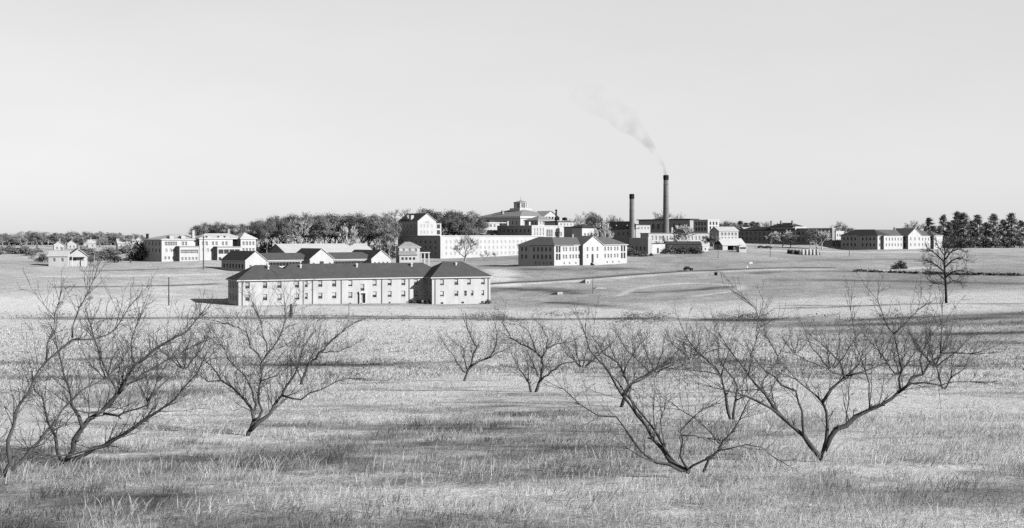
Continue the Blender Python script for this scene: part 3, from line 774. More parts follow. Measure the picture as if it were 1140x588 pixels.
B = Bld('shaded_shed', 'low block with black shaded side and short pale front beside the tanks', 'building', 637.5, 272, 700, 40)
H = B.z(253); L = B.lx(647); dep = B.ly(627.8)
B.walls(0, L, 0, dep, -4, H, M['grey_brick'], [(x, H-1.8, 1.0, 1.4, 'far') for x in spread(.4, L-.4, 3)]); B.flat(0, L, 0, dep, H, M['roof_dark'], .3, .4)

B = Bld('pump_house', 'small pale building with dark overhanging roof behind the ward gable', 'building', 648, 276, 620, 40)
EZ = B.z(252.6); L = B.lx(661.5); dep = 8
B.walls(0, L, 0, dep, -4, EZ, M['pale_brick'], [(x, B.z(262), 1.3, 2.2, 'far') for x in spread(.8, L-.8, 3)]); B.hip(0, L, 0, dep, EZ, 1.5, M['roof_dark'], 1.1, trim=False)

B = Bld('laundry_building', 'dark hip-roofed shop building left of the short chimney', 'building', 703, 272, 690, 40)
EZ = B.z(254.5); dep = B.ly(666)
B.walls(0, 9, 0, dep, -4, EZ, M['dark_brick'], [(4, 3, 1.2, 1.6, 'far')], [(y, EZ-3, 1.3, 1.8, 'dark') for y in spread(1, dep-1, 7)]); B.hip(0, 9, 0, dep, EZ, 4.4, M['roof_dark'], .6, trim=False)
for q in (5, 14): roof_vent(B, 1.4, q, EZ+1.4)

B = Bld('brick_shop', 'small block with dark end wall, bright front and single dark door', 'building', 721.5, 283, 560, 40)
dep = B.ly(700.5); H = B.z(265.4); x1 = B.lx(726); L = B.lx(740.5); h2 = B.z(271.6)
B.walls(0, x1, 0, dep, -4, H, M['grey_brick'], (), [(y, H*.35, 1.1, 1.8, 'far') for y in spread(1, dep-1, 4)]); B.flat(0, x1, 0, dep, H, M['trim'], .1, .3)
B.walls(x1+.01, L, 0, 9, -4, h2, M['stucco'], [(B.lx(732.4), 1.6, 1.2, 2.6, 'dark')], name='annex_wall'); B.flat(x1+.01, L, 0, 9, h2, M['roof_dark'], .3, .3, 'annex_roof')

B = Bld('coal_shed', 'long low dark shed right of the small bright shop front', 'shed', 742, 281, 580, 8)
L = B.lx(781); H = B.z(272)
B.walls(0, L, 0, 6, -3, H, M['roof_dark'], [(x, 1.7, 1.4, 2.2, 'dark') for x in spread(1, L-1, 5)]); B.gable(0, L, 0, 6, H, 1.3, M['roof_dark'], 'x', .3, M['dark_brick'], trim=False)

B = Bld('white_hut', 'tiny white hut at the right end of the dark shed', 'hut', 782, 280, 585, 30)
L = B.lx(788.5); H = B.z(274)
B.walls(0, L, 0, 3, -2, H, M['stucco'], [(L/2, 1.2, .8, 1.0, 'dark')]); B.gable(0, L, 0, 3, H, .8, M['roof_light'], 'x', .2, M['stucco'])

B = Bld('boiler_house_wing', 'low pale wing with faint windows in front of the tall chimney', 'building', 722, 273, 640, 20)
L = B.lx(790); H = B.z(260.2)
B.walls(0, L, 0, 10, -4, H, M['pale_brick'], [(x, B.z(265), 1.3, 2.4, 'pale') for x in spread(1, L-1, 16)]); B.flat(0, L, 0, 10, H, M['roof_grey'], .3, .4)
for q in (L*.42, L*.6): stack(B, q, 3, H+.41, H+3.2, .9, M['stucco'], 'ventilator')

B = Bld('pale_annex', 'small bright block between the short and tall chimneys', 'building', 708, 268, 692, 25)
L = B.lx(724); H = B.z(250.3)
B.walls(0, L, 0, 8, -3, H, M['stucco'], [(x, H-2, 1.1, 1.4, 'pale') for x in spread(.7, L-.7, 4)]); B.flat(0, L, 0, 8, H, M['roof_dark'], .5, .35)

B = Bld('power_house', 'dark flat-roofed power house with a bright windowed end right of the chimneys', 'building', 788, 268, 700, 40)
H = B.z(245.3); L = B.lx(800.6); dep = B.ly(772)
ops = [(x, B.z(r_), 1.5, 2.0, 'dark') for x in spread(.9, L-.9, 3) for r_ in (248.6, 253.8, 259.4)]
B.walls(0, L, 0, dep, -4, H, M['stucco'], ops, [(y, B.z(r_), 1.4, 2, 'far') for y in spread(1, dep-1, 4) for r_ in (249, 255)]); B.flat(0, L, 0, dep, H, M['trim'], .25, .4)

B = Bld('turbine_hall', 'long dark hall with thin overhanging roof behind the tall chimney', 'building', 768, 268, 722, 40)
H = B.z(244.6); L = B.lx(776); dep = B.ly(711)
B.walls(0, L, 0, dep, -4, H, M['grey_brick'], (), [(y, B.z(252), 2.2, 3.4, 'dark') for y in spread(1.5, dep-1.5, 9)]); B.flat(0, L, 0, dep, H, M['roof_dark'], 1.0, .6)

B = Bld('storehouse', 'low white storehouse with light roof right of the power house', 'building', 800.5, 271, 690, 25)
L = B.lx(822); EZ = B.z(257)
B.walls(0, L, 0, 9, -4, EZ, M['stucco'], [(x, B.z(260.6), 1.5, 1.8, 'far') for x in spread(.8, L-.8, 5)] + [(x, B.z(265.2), 1.2, 1.4, 'pale') for x in spread(.8, L-.8, 5)]); B.gable(0, L, 0, 9, EZ, 2.3, M['roof_light'], 'x', .4, M['stucco'])

B = Bld('open_barn', 'open-fronted barn with a bright pitched tin roof', 'barn', 804.5, 278.8, 600, 25)
L = B.lx(829.5); EZ = B.z(272.6)
B.walls(0, L*.22, 0, 8, -3, EZ, M['stucco'], (), [(4, 1.4, 1.4, 1.8, 'dark')]); B.walls(L*.5, L, .6, 8, -3, EZ, M['wood'], [(L*.62, 1.2, 1.2, 1.4, 'dark')])
B.part('back_wall', M['roof_dark'], lambda mb: mb.box(L*.22+.01, L*.5-.01, 7.5, 7.9, -3, EZ))
B.gable(0, L, 0, 8, EZ, 3.1, M['roof_light'], 'x', .5, M['wood'])

B = Bld('gate_kiosk', 'little white kiosk with dark window band before the barn', 'kiosk', 823, 280.6, 585, 15)
L = B.lx(831); H = B.z(274.6)
B.walls(0, L, 0, 3.2, -2, H, M['stucco'], [(L/2, H*.68, L*.8, .75, 'dark')], [(1.6, H*.68, 1.6, .7, 'dark')]); B.hip(0, L, 0, 3.2, H, 1.1, M['roof_light'], .3)

# ---- 12 dark blocks at right
B = Bld('dark_hall', 'long dark-sided block with hip roofs behind pale bare trees', 'building', 885, 273.5, 765, 40)
EZ = B.z(256); dep = B.ly(823)
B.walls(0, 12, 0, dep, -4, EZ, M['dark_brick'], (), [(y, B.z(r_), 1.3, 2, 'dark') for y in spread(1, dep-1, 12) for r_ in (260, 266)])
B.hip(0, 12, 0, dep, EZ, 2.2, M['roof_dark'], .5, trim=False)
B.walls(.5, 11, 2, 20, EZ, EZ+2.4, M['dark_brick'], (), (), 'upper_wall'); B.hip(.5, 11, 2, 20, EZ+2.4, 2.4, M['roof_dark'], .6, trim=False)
B.part('lit_end', M['stucco'], lambda mb: mb.box(.01, 12, -.3, -.01, -4, EZ+2.2))  # pale slab puts the sunlit front into colour against dark sides
for q in (5, 14, 22): stack(B, 4, q, EZ+2, EZ+6.0, 1.0, M['dark_brick'])

B = Bld('gabled_lodge', 'bright white gable peeping over the dark hall roof', 'building', 832, 268, 820, 40)
L = B.lx(841); EZ = B.z(257.5)
B.walls(0, L, 0, 9, -4, EZ, M['stucco'], [(L/2, EZ-1.6, 1.1, 1.5, 'pale')]); B.gable(0, L, 0, 9, EZ, 2.6, M['roof_light'], 'x', .5, M['stucco'])

B = Bld('dark_block', 'flat-topped dark-sided block with a lower bright end facing right', 'building', 926.5, 273.8, 745, 40)
H = B.z(254.6); dep = B.ly(886); L = B.lx(938.5); h2 = B.z(258)
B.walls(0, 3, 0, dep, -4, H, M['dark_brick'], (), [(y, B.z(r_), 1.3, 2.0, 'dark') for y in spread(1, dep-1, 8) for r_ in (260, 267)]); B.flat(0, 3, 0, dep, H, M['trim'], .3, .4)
B.walls(3.01, L, -.6, 12, -4, h2, M['stucco'], [(x, B.z(r_), 1.2, 1.8, 'far') for x in spread(3.6, L-.6, 3) for r_ in (262, 268)], name='annex_wall'); B.flat(3.01, L, -.6, 12, h2, M['trim'], .3, .4, 'annex_roof')

# ---- 13 chimneys and pipe
def big_chimney(name, label, px, Y, rtop, r0, r1):
    g = on(px, Y); h = (HZ - rtop) / F * Y - g.z
    e = empty(name, g); tag(e, label, 'chimney')
    mb = MB(); mb.lathe([(r0*1.25, -1), (r0*1.25, 3), (r0, 3.2), (r0+(r1-r0)*.5, h*.5), (r1, h-3)], 24); mb.build('shaft', M['chimney'], e, True)
    mb = MB(); mb.lathe([(r1*1.02, h-3+.003), (r1*1.12, h-2.2), (r1*1.12, h-.5), (r1*1.0, h)], 24); mb.build('rim', M['black'], e, True)
    mb = MB()
    for k in range(5): z_ = 8 + (h-14)*k/4; rr = r0+(r1-r0)*z_/h; mb.lathe([(rr+.06, z_), (rr+.06, z_+.25)], 24)
    o = mb.build('iron_band', M['metal'], e); tag(o, kind='stuff')
    mb = MB(); rr = r0+.25
    for s_ in (-.25, .25): mb.tube([(s_, -rr-.05, 2), (s_, -r1-.15, h-2)], .05, 4)
    mb.build('ladder', M['metal'], e)
    return g, h
big_chimney('brick_chimney', 'short brick smokestack without smoke, left of the taller one', 703.4, 690, 216, 1.6, 1.35)
g_, h_ = big_chimney('brick_chimney', 'tall brick smokestack with dark smoke trailing from its top', 741.4, 700, 195, 1.95, 1.5)
e = empty('steel_stack', on(619.2, 760)); tag(e, 'thin dark steel pipe stack beside the small hip roof', 'stack')
h = (HZ-234.6)/F*760 - e.location.z
mb = MB(); mb.lathe([(.55, -1), (.55, h)], 10); mb.build('pipe', M['black'], e, True)
mb = MB(); mb.lathe([(.75, h+.003), (.75, h+.4), (.1, h+.9)], 10); mb.build('cap', M['black'], e)

# smoke plume (a real volume drifting up and left from the tall chimney)
pl = [(741,195.5),(739.6,189),(737,182),(732,174),(726.5,166),(719,156),(709,145),(697,134),(681,122),(662,110),(640,98)]
rr = [.9,1.1,1.4,1.9,2.6,3.6,5.0,8.5,7.5,11,9]
mb = MB(); P = []
for i, (a, c) in enumerate(pl): P.append(at(a, c, 700 + i*2.0))
mb.tube(P, rr, 14)
sm = bpy.data.materials.new('smoke'); sm.use_nodes = True; nt = sm.node_tree; nt.nodes.clear()
out = nt.nodes.new('ShaderNodeOutputMaterial'); va = nt.nodes.new('ShaderNodeVolumeAbsorption'); va.inputs['Color'].default_value = (0.25, 0.25, 0.25, 1)
geo_ = nt.nodes.new('ShaderNodeNewGeometry'); sx = nt.nodes.new('ShaderNodeSeparateXYZ'); nt.links.new(geo_.outputs['Position'], sx.inputs[0])
mr = nt.nodes.new('ShaderNodeMapRange'); mr.inputs[1].default_value = 37; mr.inputs[2].default_value = 92; nt.links.new(sx.outputs[2], mr.inputs[0])
mr.inputs[3].default_value = 0.9; mr.inputs[4].default_value = 0.0
k = math_n(nt, 'POWER', mr.outputs[0], 3.0)
nz = noise(nt, geo_.outputs['Position'], 0.10, 5, 0.65)
nz = math_n(nt, 'ADD', math_n(nt, 'MULTIPLY', math_n(nt, 'SUBTRACT', nz, 0.43, True), 6.0), math_n(nt, 'MULTIPLY', math_n(nt, 'POWER', mr.outputs[0], 8.0), 0.9))
d_ = math_n(nt, 'MULTIPLY', math_n(nt, 'MULTIPLY_ADD', k, 0.25), nz); nt.nodes[-2].inputs[2].default_value = 0.0035
nt.links.new(d_, va.inputs['Density']); nt.links.new(va.outputs[0], out.inputs['Volume'])
so = mb.build('smoke', sm, None, True); tag(so, 'thin grey smoke drifting up and left from the tall chimney', 'smoke', kind='stuff')

# ---- 14 houses far left
def cottage(px, row, Y, w, d, h, rise, th, label, roof='roof_grey', ax='y', porch_=False):
    B = Bld('cottage', label, 'house', px, row, Y, th)
    B.walls(0, w, 0, d, -3, h, M['stucco'], [(x, h*.55, .9, 1.2, 'far') for x in spread(.5, w-.5, max(2, int(w/3)))], [(y, h*.55, .9, 1.2, 'far') for y in spread(.5, d-.5, 2)])
    B.gable(0, w, 0, d, h, rise, M[roof], ax, .4, M['stucco'])
    stack(B, w*.5+.6, d*.6, h, h+rise+1.2, .7, M['dark_brick'])
    if porch_:
        B.part('porch_roof', M['roof_light'], lambda mb: mb.box(w*.1, w*.9, -2.2, -.01, 2.5, 2.75))
        for q in (w*.15, w*.85): B.part('porch_post', M['trim'], lambda mb: mb.box(q-.12, q+.12, -2.1, -1.86, -1, 2.497))
    return B
cottage(77, 294, 420, 6.2, 9, 3.0, 2.3, 25, 'white gable-fronted cottage with porch at the left field edge', 'roof_grey', 'y', True)
cottage(54, 295, 415, 6.5, 6, 3.2, 1.6, 10, 'low white cottage with pale roof left of the porch cottage', 'roof_light', 'x')
cottage(60, 281, 620, 5, 6, 4.0, 1.8, 25, 'white cottage among trees above the low pale-roofed cottage', 'roof_light', 'y')
cottage(75, 279, 680, 5, 6, 4.0, 2.0, 25, 'white cottage among trees above the porch cottage', 'roof_light', 'y')
cottage(93, 277.5, 700, 7, 6, 3.6, 2.0, 20, 'pale roofed cottage half hidden by bare trees', 'roof_light', 'x')
cottage(131, 277.5, 640, 6.5, 7, 3.4, 2.2, 25, 'largest white gabled house between the bare trees and the dark end wall', 'roof_light', 'x')
cottage(143.5, 276, 700, 5, 6, 4.0, 2.0, 25, 'white cottage just right of the largest gabled house', 'roof_light', 'y')
cottage(150.5, 275, 740, 4.6, 6, 4.2, 2.0, 25, 'small white cottage nearest the dark end wall', 'roof_light', 'y')

# ---- 15 small things in the field
def pole(px, row, top, rad, label, mat='wood', arm=False, cat='pole', name='utility_pole'):
    p = hit(px, row); h = (row - top) / F * p.y
    e = empty(name, p); tag(e, label, cat)
    mb = MB(); mb.tube([(0,0,-.5), (random.uniform(-.05,.05),0,h*.5), (0,0,h)], [rad, rad*.9, rad*.75], 7); mb.build('post', M[mat], e)
    if arm:
        mb = MB(); mb.box(-.9, .9, -rad-.1, -rad-.003, h-.7, h-.55); mb.build('crossarm', M[mat], e)
    else:
        mb = MB(); mb.lathe([(rad*.85, h+.002), (rad*.3, h+.12)], 7); mb.build('cap', M['metal'], e)
    return e
pole(188, 340, 309, .17, 'dark bare pole in the field left of the long white ward', 'bark')
pole(226.5, 300, 262, .24, 'tall grey utility pole before the three-storey building', 'wood', True)
pole(105, 296, 282, .16, 'pale pole beside the cottages', 'wood_pale')
pole(660, 327, 309, .10, 'thin pole by the pale slab below the gabled ward', 'wood')
pole(857.5, 286, 273, .16, 'thin pole left of the straw stacks', 'wood')
pole(945.5, 285.5, 268, .16, 'thin pole before the dark end of the distant ward', 'wood', True)
pole(799.5, 287, 280, .15, 'short post in the grass below the barn', 'wood')
pole(324, 353.5, 339, .35, 'stout dark post at the orchard edge before the long ward', 'bark', False, 'post', 'fence_post')
pole(145.5, 293, 289, .3, 'short dark stump in the field before the cottages', 'bark', False, 'post', 'tree_stump')

def car(px, row, label, L=4.2, rz=0.1, mat='car_paint', Y=None):
    p = on(px, Y) if Y else hit(px, row)
    e = empty('parked_car', p, rz); tag(e, label, 'car')
    prof = [(-L/2,.45),(-L/2,.85),(-L*.42,1.02),(-L*.33,1.5),(-L*.22,1.68),(L*.06,1.66),(L*.16,1.15),(L*.44,1.02),(L/2,.8),(L/2,.45)]
    mb = MB(); w = .78
    A = [(x,-w+(.1 if z>1.1 else 0),z) for x,z in prof]; Bq = [(x,w-(.1 if z>1.1 else 0),z) for x,z in prof]
    mb.face(A); mb.face(Bq[::-1])
    for i in range(len(A)): j=(i+1)%len(A); mb.face([A[i],A[j],Bq[j],Bq[i]])
    mb.build('body', M[mat], e)
    for sx_ in (-L*.31, L*.32):
        for sy in (-1, 1):
            k = MB(); k.tube([(sx_, sy*.62, .36), (sx_, sy*.86, .36)], .38, 14); o = k.build('wheel', M['tyre'], e)
            k = MB(); k.tube([(sx_, sy*.865, .36), (sx_, sy*.89, .36)], .18, 10); k.build('hub', M['metal'], o)
            k = MB(); k.tube([(sx_-.55, sy*.8, .5), (sx_-.35, sy*.82, .82), (sx_, sy*.83, .93), (sx_+.4, sy*.82, .8), (sx_+.6, sy*.8, .5)], .12, 6); k.build('fender', M[mat], e)
    for sy in (-1, 1):
        k = MB(); k.face([(-L*.27,sy*.70,1.15),(L*.04,sy*.70,1.15),(L*.02,sy*.695,1.55),(-L*.2,sy*.695,1.55)]); k.build('window', M['dull_glass'], e)
        k = MB(); k.tube([(L*.47, sy*.5, .85), (L*.52, sy*.5, .85)], .13, 8); k.build('headlight', M['trim'], e)
car(766, 301.4, 'dark car stopped on the dirt road crossing the field', 3.8, 0.12)
car(847.5, 275.2, 'dark car parked by the dark hall, left of two', 4.4, 0.2, Y=690)
car(855.5, 275.4, 'dark car parked by the dark hall, right of two', 4.4, 0.1, Y=690)

def board(px, row, label, w, h, leg):
    p = hit(px, row); e = empty('notice_board', p, .3); tag(e, label, 'sign')
    mb = MB(); mb.box(-w/2, w/2, -.05, .05, leg, leg+h); mb.build('panel', M['trim'], e)
    for s_ in (-w*.35, w*.35):
        mb = MB(); mb.box(s_-.06, s_+.06, .053, .16, -.4, leg+h*.8); mb.build('leg', M['wood_pale'], e)
board(836, 294.6, 'wide blank white board standing in the grass above the road', 1.5, .8, .3)
board(832, 299.2, 'small blank white marker board beside the road', .6, .8, .3)

def culvert(px, row, label, w, h):
    p = hit(px, row); e = empty('culvert', p, .5); tag(e, label, 'culvert')
    mb = MB(); mb.box(-w/2, w/2, -.25, .25, -1, h); mb.build('headwall', M['concrete'], e)
    for s_ in (-1, 1):
        mb = MB(); mb.face([(s_*w/2, .25, -1), (s_*w/2, .25, h), (s_*(w/2+.9), 2.8, .1), (s_*(w/2+.9), 2.8, -1)]); mb.build('wing_wall', M['concrete'], e)
    mb = MB(); mb.tube([(0, -.30, h*.3), (0, -.26, h*.3)], h*.22, 14); mb.build('pipe_mouth', M['black'], e)
culvert(654, 315.5, 'pale culvert headwall below the dirt road', 1.9, 1.3)
culvert(623, 328.2, 'pale culvert headwall at the gully beside the long ward', 1.7, .8)
p = hit(668, 321.2); mb = MB(); mb.box(-1.8, 1.8, -1, 1, -.2, .25); mb.box(-1.2, 1.2, -.6, .6, .253, .4); o = mb.build('concrete_slab', M['concrete'], None, False, p, (0, 0, .2)); tag(o, 'low pale concrete slab in the grass right of the thin pole', 'slab')
p = hit(797, 306.6); mb = MB(); mb.lathe([(.5, -.1), (.62, .4), (.62, .8), (.5, 1.2)], 14); o = mb.build('barrel', M['black'], None, True, p); tag(o, 'dark barrel standing alone in the field below the road', 'barrel')
x_ = FRONT.lx(470.5, -1.2); w_ = FRONT.e.location + Matrix.Rotation(FRONT.th, 3, 'Z') @ Vector((x_, -1.2, 0)); w_.z = gz1(w_.x, w_.y)
mb = MB(); mb.lathe([(.34, -.1), (.45, .4), (.45, .7), (.34, 1.05)], 14); o = mb.build('barrel', M['trim'], None, True, w_); tag(o, 'white barrel in the shaded corner of the long ward', 'barrel')

# straw stacks
def straw_stack(px, row, label, hgt, rad, mat, grp):
    p = hit(px, row); mb = MB(); n = 14
    prof = [(rad*.92, -.2), (rad, hgt*.2), (rad*.97, hgt*.55), (rad*.8, hgt*.8), (rad*.42, hgt*.95), (.08, hgt)]
    n0 = len(mb.v); mb.lathe(prof, n)
    mb.v = [(x*(1+random.uniform(-.08,.08)), y*(1+random.uniform(-.08,.08)), z+random.uniform(-.06,.06)) for x, y, z in mb.v]
    e = empty('straw_stack', p); tag(e, label, 'straw stack', grp)
    mb.build('sheaf', M[mat], e, True)
    k = MB(); k.tube([(0,0,hgt*.8), (random.uniform(-.1,.1),0,hgt+.45)], .06, 5); k.build('stake', M['wood'], e)
words_ = ['leftmost', 'second', 'middle', 'fourth', 'rightmost']
for i, px in enumerate((893.6, 897.6, 901.6, 905.5, 909.6)):
    straw_stack(px, 284.2, f'{words_[i]} of the five pale upright straw stacks in the right field', 3.3, .78, 'straw', 'pale straw stacks in a row')
for i, (px, row) in enumerate(((878.5, 282.6), (882, 283), (885.6, 283.2), (889.4, 283.6))):
    straw_stack(px, row, f'straw stack coloured dark for shade, {["first","second","third","fourth"][i]} from the left of the dark row', 2.4, 1.1, 'straw_dark', 'dark straw stacks beside the pale ones')
p = hit(912.5, 284.2); mb = MB(); mb.tube([(.4,0,-.3), (-1.6,0,4.3)], [.22,.14], 6); o = mb.build('leaning_pole', M['dark_bark'], None, False, p); tag(o, 'dark pole leaning against the rightmost pale straw stack', 'pole')
# ==== TREES ====

# ------------------------------------------------------------------ orchard trees (foreground, limb by limb)
def rot_off(d, ang, rnd):
    ax = d.orthogonal().normalized()
    ax = Matrix.Rotation(rnd.uniform(0, 2*math.pi), 3, d) @ ax
    return (Matrix.Rotation(ang, 3, ax) @ d).normalized()

def twig(mb, p, d, L, r, rnd, lev, up=0.25):
    pts, rad = [p.copy()], [r]
    n = 4 if L > .5 else 3
    q = p.copy(); dd = d.copy()
    for i in range(n):
        dd = (dd + Vector((rnd.gauss(0,.13), rnd.gauss(0,.13), up*.16+rnd.gauss(0,.10)))).normalized()
        q = q + dd * (L/n); pts.append(q.copy()); rad.append(max(r*(1-.75*(i+1)/n), .0020))
    mb.tube(pts, rad, 4 if r > .012 else 3, cap=False)
    if lev > 0:
        k = max(2, int(L / .17))
        for j in range(k):
            t = .15 + .85*(j + rnd.random())/k
            i = min(int(t*n), n-1); a = pts[i].lerp(pts[i+1], min(t*n-i, 1))
            ld = (pts[i+1]-pts[i]).normalized()
            nd = rot_off(ld, R(rnd.uniform(25, 65)), rnd); nd.z += up; nd.normalize()
            twig(mb, a, nd, L*rnd.uniform(.28,.6)*(1.1-.5*t), max(r*.5, .0034), rnd, lev-1, up)

def orchard_tree(label, base, limbs, seed, dens=1.0, scale_r=1.0, Y=None, trunk_r=None):
    """limbs: list of (points in photo pixels, start radius m, depth drift per metre of limb)"""
    rnd = random.Random(seed)
    g = hit(*base) if Y is None else on(base[0], Y)
    Yb = g.y; mpp = Yb / F
    e = empty('orchard_tree', g); tag(e, label, 'tree', 'bare orchard trees in the grass')
    tr, tw = MB(), MB()
    tw_len = max(.32, min(.8, 36*mpp))
    for pts, r0, drift in limbs:
        P = []; run = 0; prev = None
        for a, c in pts:
            if prev: run += math.hypot(a-prev[0], c-prev[1]) * mpp
            prev = (a, c)
            P.append(at(a, c, Yb + drift*run) - g)
        # subdivide and roughen
        S = [P[0]]
        for a, c in zip(P[:-1], P[1:]):
            L = (c-a).length; k = max(1, int(L/.17))
            for i in range(1, k+1):
                q = a.lerp(c, i/k)
                if i < k: q = q + Vector((rnd.gauss(0,.022), rnd.gauss(0,.035), rnd.gauss(0,.022)))
                S.append(q)
        n = len(S)
        rad = [max(r0*.68*(1-.78*(i/(n-1))**.75)*(1+rnd.uniform(-.2,.2)), .006)*scale_r for i in range(n)]
        tr.tube(S, rad, 7 if r0 > .03 else 5)
        tot = sum((S[i+1]-S[i]).length for i in range(n-1))
        k = int(tot * 19 * dens)
        for j in range(k):
            t = .22 + .78*(j+rnd.random())/max(k,1)
            i = min(int(t*(n-1)), n-2); a = S[i].lerp(S[i+1], t*(n-1)-i)
            ld = (S[i+1]-S[i]).normalized()
            nd = rot_off(ld, R(rnd.uniform(30, 80)), rnd); nd.z += .55; nd.normalize()
            twig(tw, a, nd, tw_len*rnd.choice((.4,.6,.8,1.0,1.5)), min(max(rad[i]*.30, .0048), .012), rnd, 2 if rnd.random() < .5 else 1)
        for j in range(int(tot*1.2)):      # pruning stubs and spurs
            i = rnd.randrange(1, n-1) if n > 3 else 1; nd = rot_off((S[i]-S[i-1]).normalized(), R(rnd.uniform(35,75)), rnd)
            q1 = S[i] + nd*(rad[i]*1.2+rnd.uniform(.02,.07)); tr.tube([S[i], q1], [rad[i]*.62, rad[i]*.5], 5)
        ld = (S[-1]-S[-2]).normalized()
        for j in range(3):
            nd = rot_off(ld, R(rnd.uniform(5, 28)), rnd)
            twig(tw, S[-1], nd, tw_len*rnd.uniform(.7,1.3), max(rad[-1]*.8, .006), rnd, 2)
    S0 = MB()
    tr.build('trunk', M['bark'], e, True); tw.build('twigs', M['twig'], e)
    return e

orchard_tree('big spreading orchard tree at the lower left, long limb sloping right', (71, 516), [
    ([(71,516),(91.6,476.5),(131.8,438),(150,407),(172,389),(207,370),(222,352)], .075, .15),
    ([(71,516),(128,489),(181,454.5),(208.7,427),(226,402)], .065, -.1),
    ([(91.6,476.5),(78.8,438),(67.8,401.5),(61,372)], .045, .2),
    ([(71,516),(62,486),(50,455),(36,425)], .05, .2),
    ([(117,457),(85,457),(60,480)], .03, -.2),
    ([(115,460),(132,463),(165,451),(176,421)], .036, -.15),
    ([(131.8,438),(118,412),(108,385),(100,360)], .035, .3),
    ([(150,407),(146,380),(156,352)], .03, .3),
    ([(128,489),(96,502),(60,508),(30,500)], .04, -.3),
    ([(131.8,438),(160,415),(190,398),(215,385)], .035, .3)], 1)
orchard_tree('orchard tree cut by the left edge, arching limb reaching into the field', (4, 530), [
    ([(4,530),(45,490),(91.6,434),(110,425),(128,416)], .05, .25),
    ([(4,530),(22,450),(52,402),(80.6,378),(102.6,378),(128,367),(143,343)], .05, .3),
    ([(80.6,376),(88,343),(104,312)], .02, .2),
    ([(52,402),(60,365),(66,335)], .022, .2),
    ([(4,530),(-6,490),(-20,450)], .04, .2)], 2, .8)
orchard_tree('vase-shaped orchard tree before the left end of the long ward', (276, 484), [
    ([(275,485),(282.6,468),(280,455),(266,438),(246,423.5),(233.6,406)], .075, .1),
    ([(282.6,468),(288,465.6),(292,457.5),(288,448),(289.4,427.5),(290,406),(297.5,393.5),(309.8,378.5),(315,365),(317,340)], .055, .2),
    ([(279,479),(286.7,471),(300,461.6),(313.9,440),(326,420.7),(333,405.8),(338,386)], .07, .15),
    ([(313.9,440),(335.6,445),(357,434),(388,421)], .034, -.2),
    ([(286,452),(277,427.5),(259.4,406),(246,384)], .04, .3),
    ([(292,403),(278.5,386.7),(274.4,370),(254,361)], .036, .2),
    ([(246,423.5),(232,425),(218,415)], .03, -.2),
    ([(290,424),(308,418),(322,402)], .028, .3),
    ([(297.5,393.5),(292,372),(287,350)], .026, .3)], 3, 1.0)
orchard_tree('smaller orchard tree partly behind the vase-shaped one, leaning right', (335, 430), [
    ([(335,430),(336,424),(342,408),(356,392),(373,376),(393,360)], .10, .2),
    ([(336,424),(331,412),(328,398),(330,380)], .05, .1),
    ([(342,408),(352,386),(356,366)], .05, -.1),
    ([(356,392),(376,392),(394,384)], .04, -.2)], 4, .9, 1.1)
orchard_tree('leaning little orchard tree left of the middle, dark short trunk', (517, 427), [
    ([(516.6,428),(519.3,417),(523.8,407.5),(528,391.4),(531,387),(525,377),(520,364)], .11, .1),
    ([(523.8,407.5),(533.6,402),(541.6,399.5),(549.6,391.4),(553,379),(551.4,362)], .085, .2),
    ([(541.6,399.5),(558.6,391.4),(570,385)], .05, -.1),
    ([(520,411),(516.6,398.6),(516.6,388),(506.8,382)], .07, .1),
    ([(518,415),(509.5,405.7),(505,396),(498,388)], .06, -.2)], 5, .8, 1.0)
orchard_tree('twin-trunked orchard tree in the middle of the grass', (593, 440), [
    ([(591.6,441),(589,427),(581.8,415.5),(576,404)], .085, .2),
    ([(588,423.6),(588,413),(586,402)], .05, -.2),
    ([(595,440),(599.6,427),(604,407.5),(603,398.6),(597,392),(580,383.4),(568.4,376),(562,364)], .09, .1),
    ([(603,398.6),(609.5,388),(621,382.5),(637,380)], .055, .2),
    ([(597,392),(594,381.6),(589,370),(578,362)], .05, .1),
    ([(609.5,388),(610,377),(603,364)], .045, -.1),
    ([(601,425),(614,413),(628,404),(642,402)], .06, -.2),
    ([(598.8,418),(594,405.7),(590,398)], .045, .1)], 6, .85)
orchard_tree('short dark-trunked orchard tree behind the long up-left limbs', (691.5, 454), [
    ([(691.5,454),(695,443),(700,428),(694,416),(686,402),(680,388)], .085, .1),
    ([(697,438),(706,424),(720,418),(738,408),(752,402)], .06, .2),
    ([(694,416),(701,400),(712,384)], .05, .2),
    ([(700,428),(712,440),(714,452)], .03, -.2),
    ([(686,402),(672,394),(660,376)], .05, .1)], 7, .9)
orchard_tree('low many-stemmed orchard tree at the bottom, long bare limbs sloping up-left', (768, 525), [
    ([(768,526),(748,516),(727,489),(709,461),(693,440),(680,418),(657,391),(652,374)], .058, .3),
    ([(766,526),(740,500),(722,470),(702,445),(688,425),(668,398)], .042, .35),
    ([(760,525),(731,515),(715,504),(686,464),(666,463),(646,450.5),(627,433)], .038, 0),
    ([(768,525),(762,517),(757.5,480),(772,464),(784,455)], .034, -.1),
    ([(764,524),(772,518),(799,502),(830,495),(848,498),(860,508)], .034, -.25),
    ([(757.5,485),(772,485),(787,488)], .018, .1),
    ([(728,490),(729,476),(727,460)], .02, .1),
    ([(740,497),(737,482),(739,457)], .02, -.1),
    ([(709,461),(700,440),(706,418)], .026, .3),
    ([(693,440),(712,424),(735,412)], .026, .3),
    ([(731,515),(712,508),(700,500)], .026, -.2)], 8, .40)
orchard_tree('single pale leaning stem crossing right of the many-stemmed tree', (783, 526), [
    ([(783,526),(805,491),(823,468),(833,447),(843,436)], .04, .2),
    ([(801,494),(777,468),(757,456)], .026, .1),
    ([(823,468),(830,452),(826,436)], .02, .2)], 9, .6)
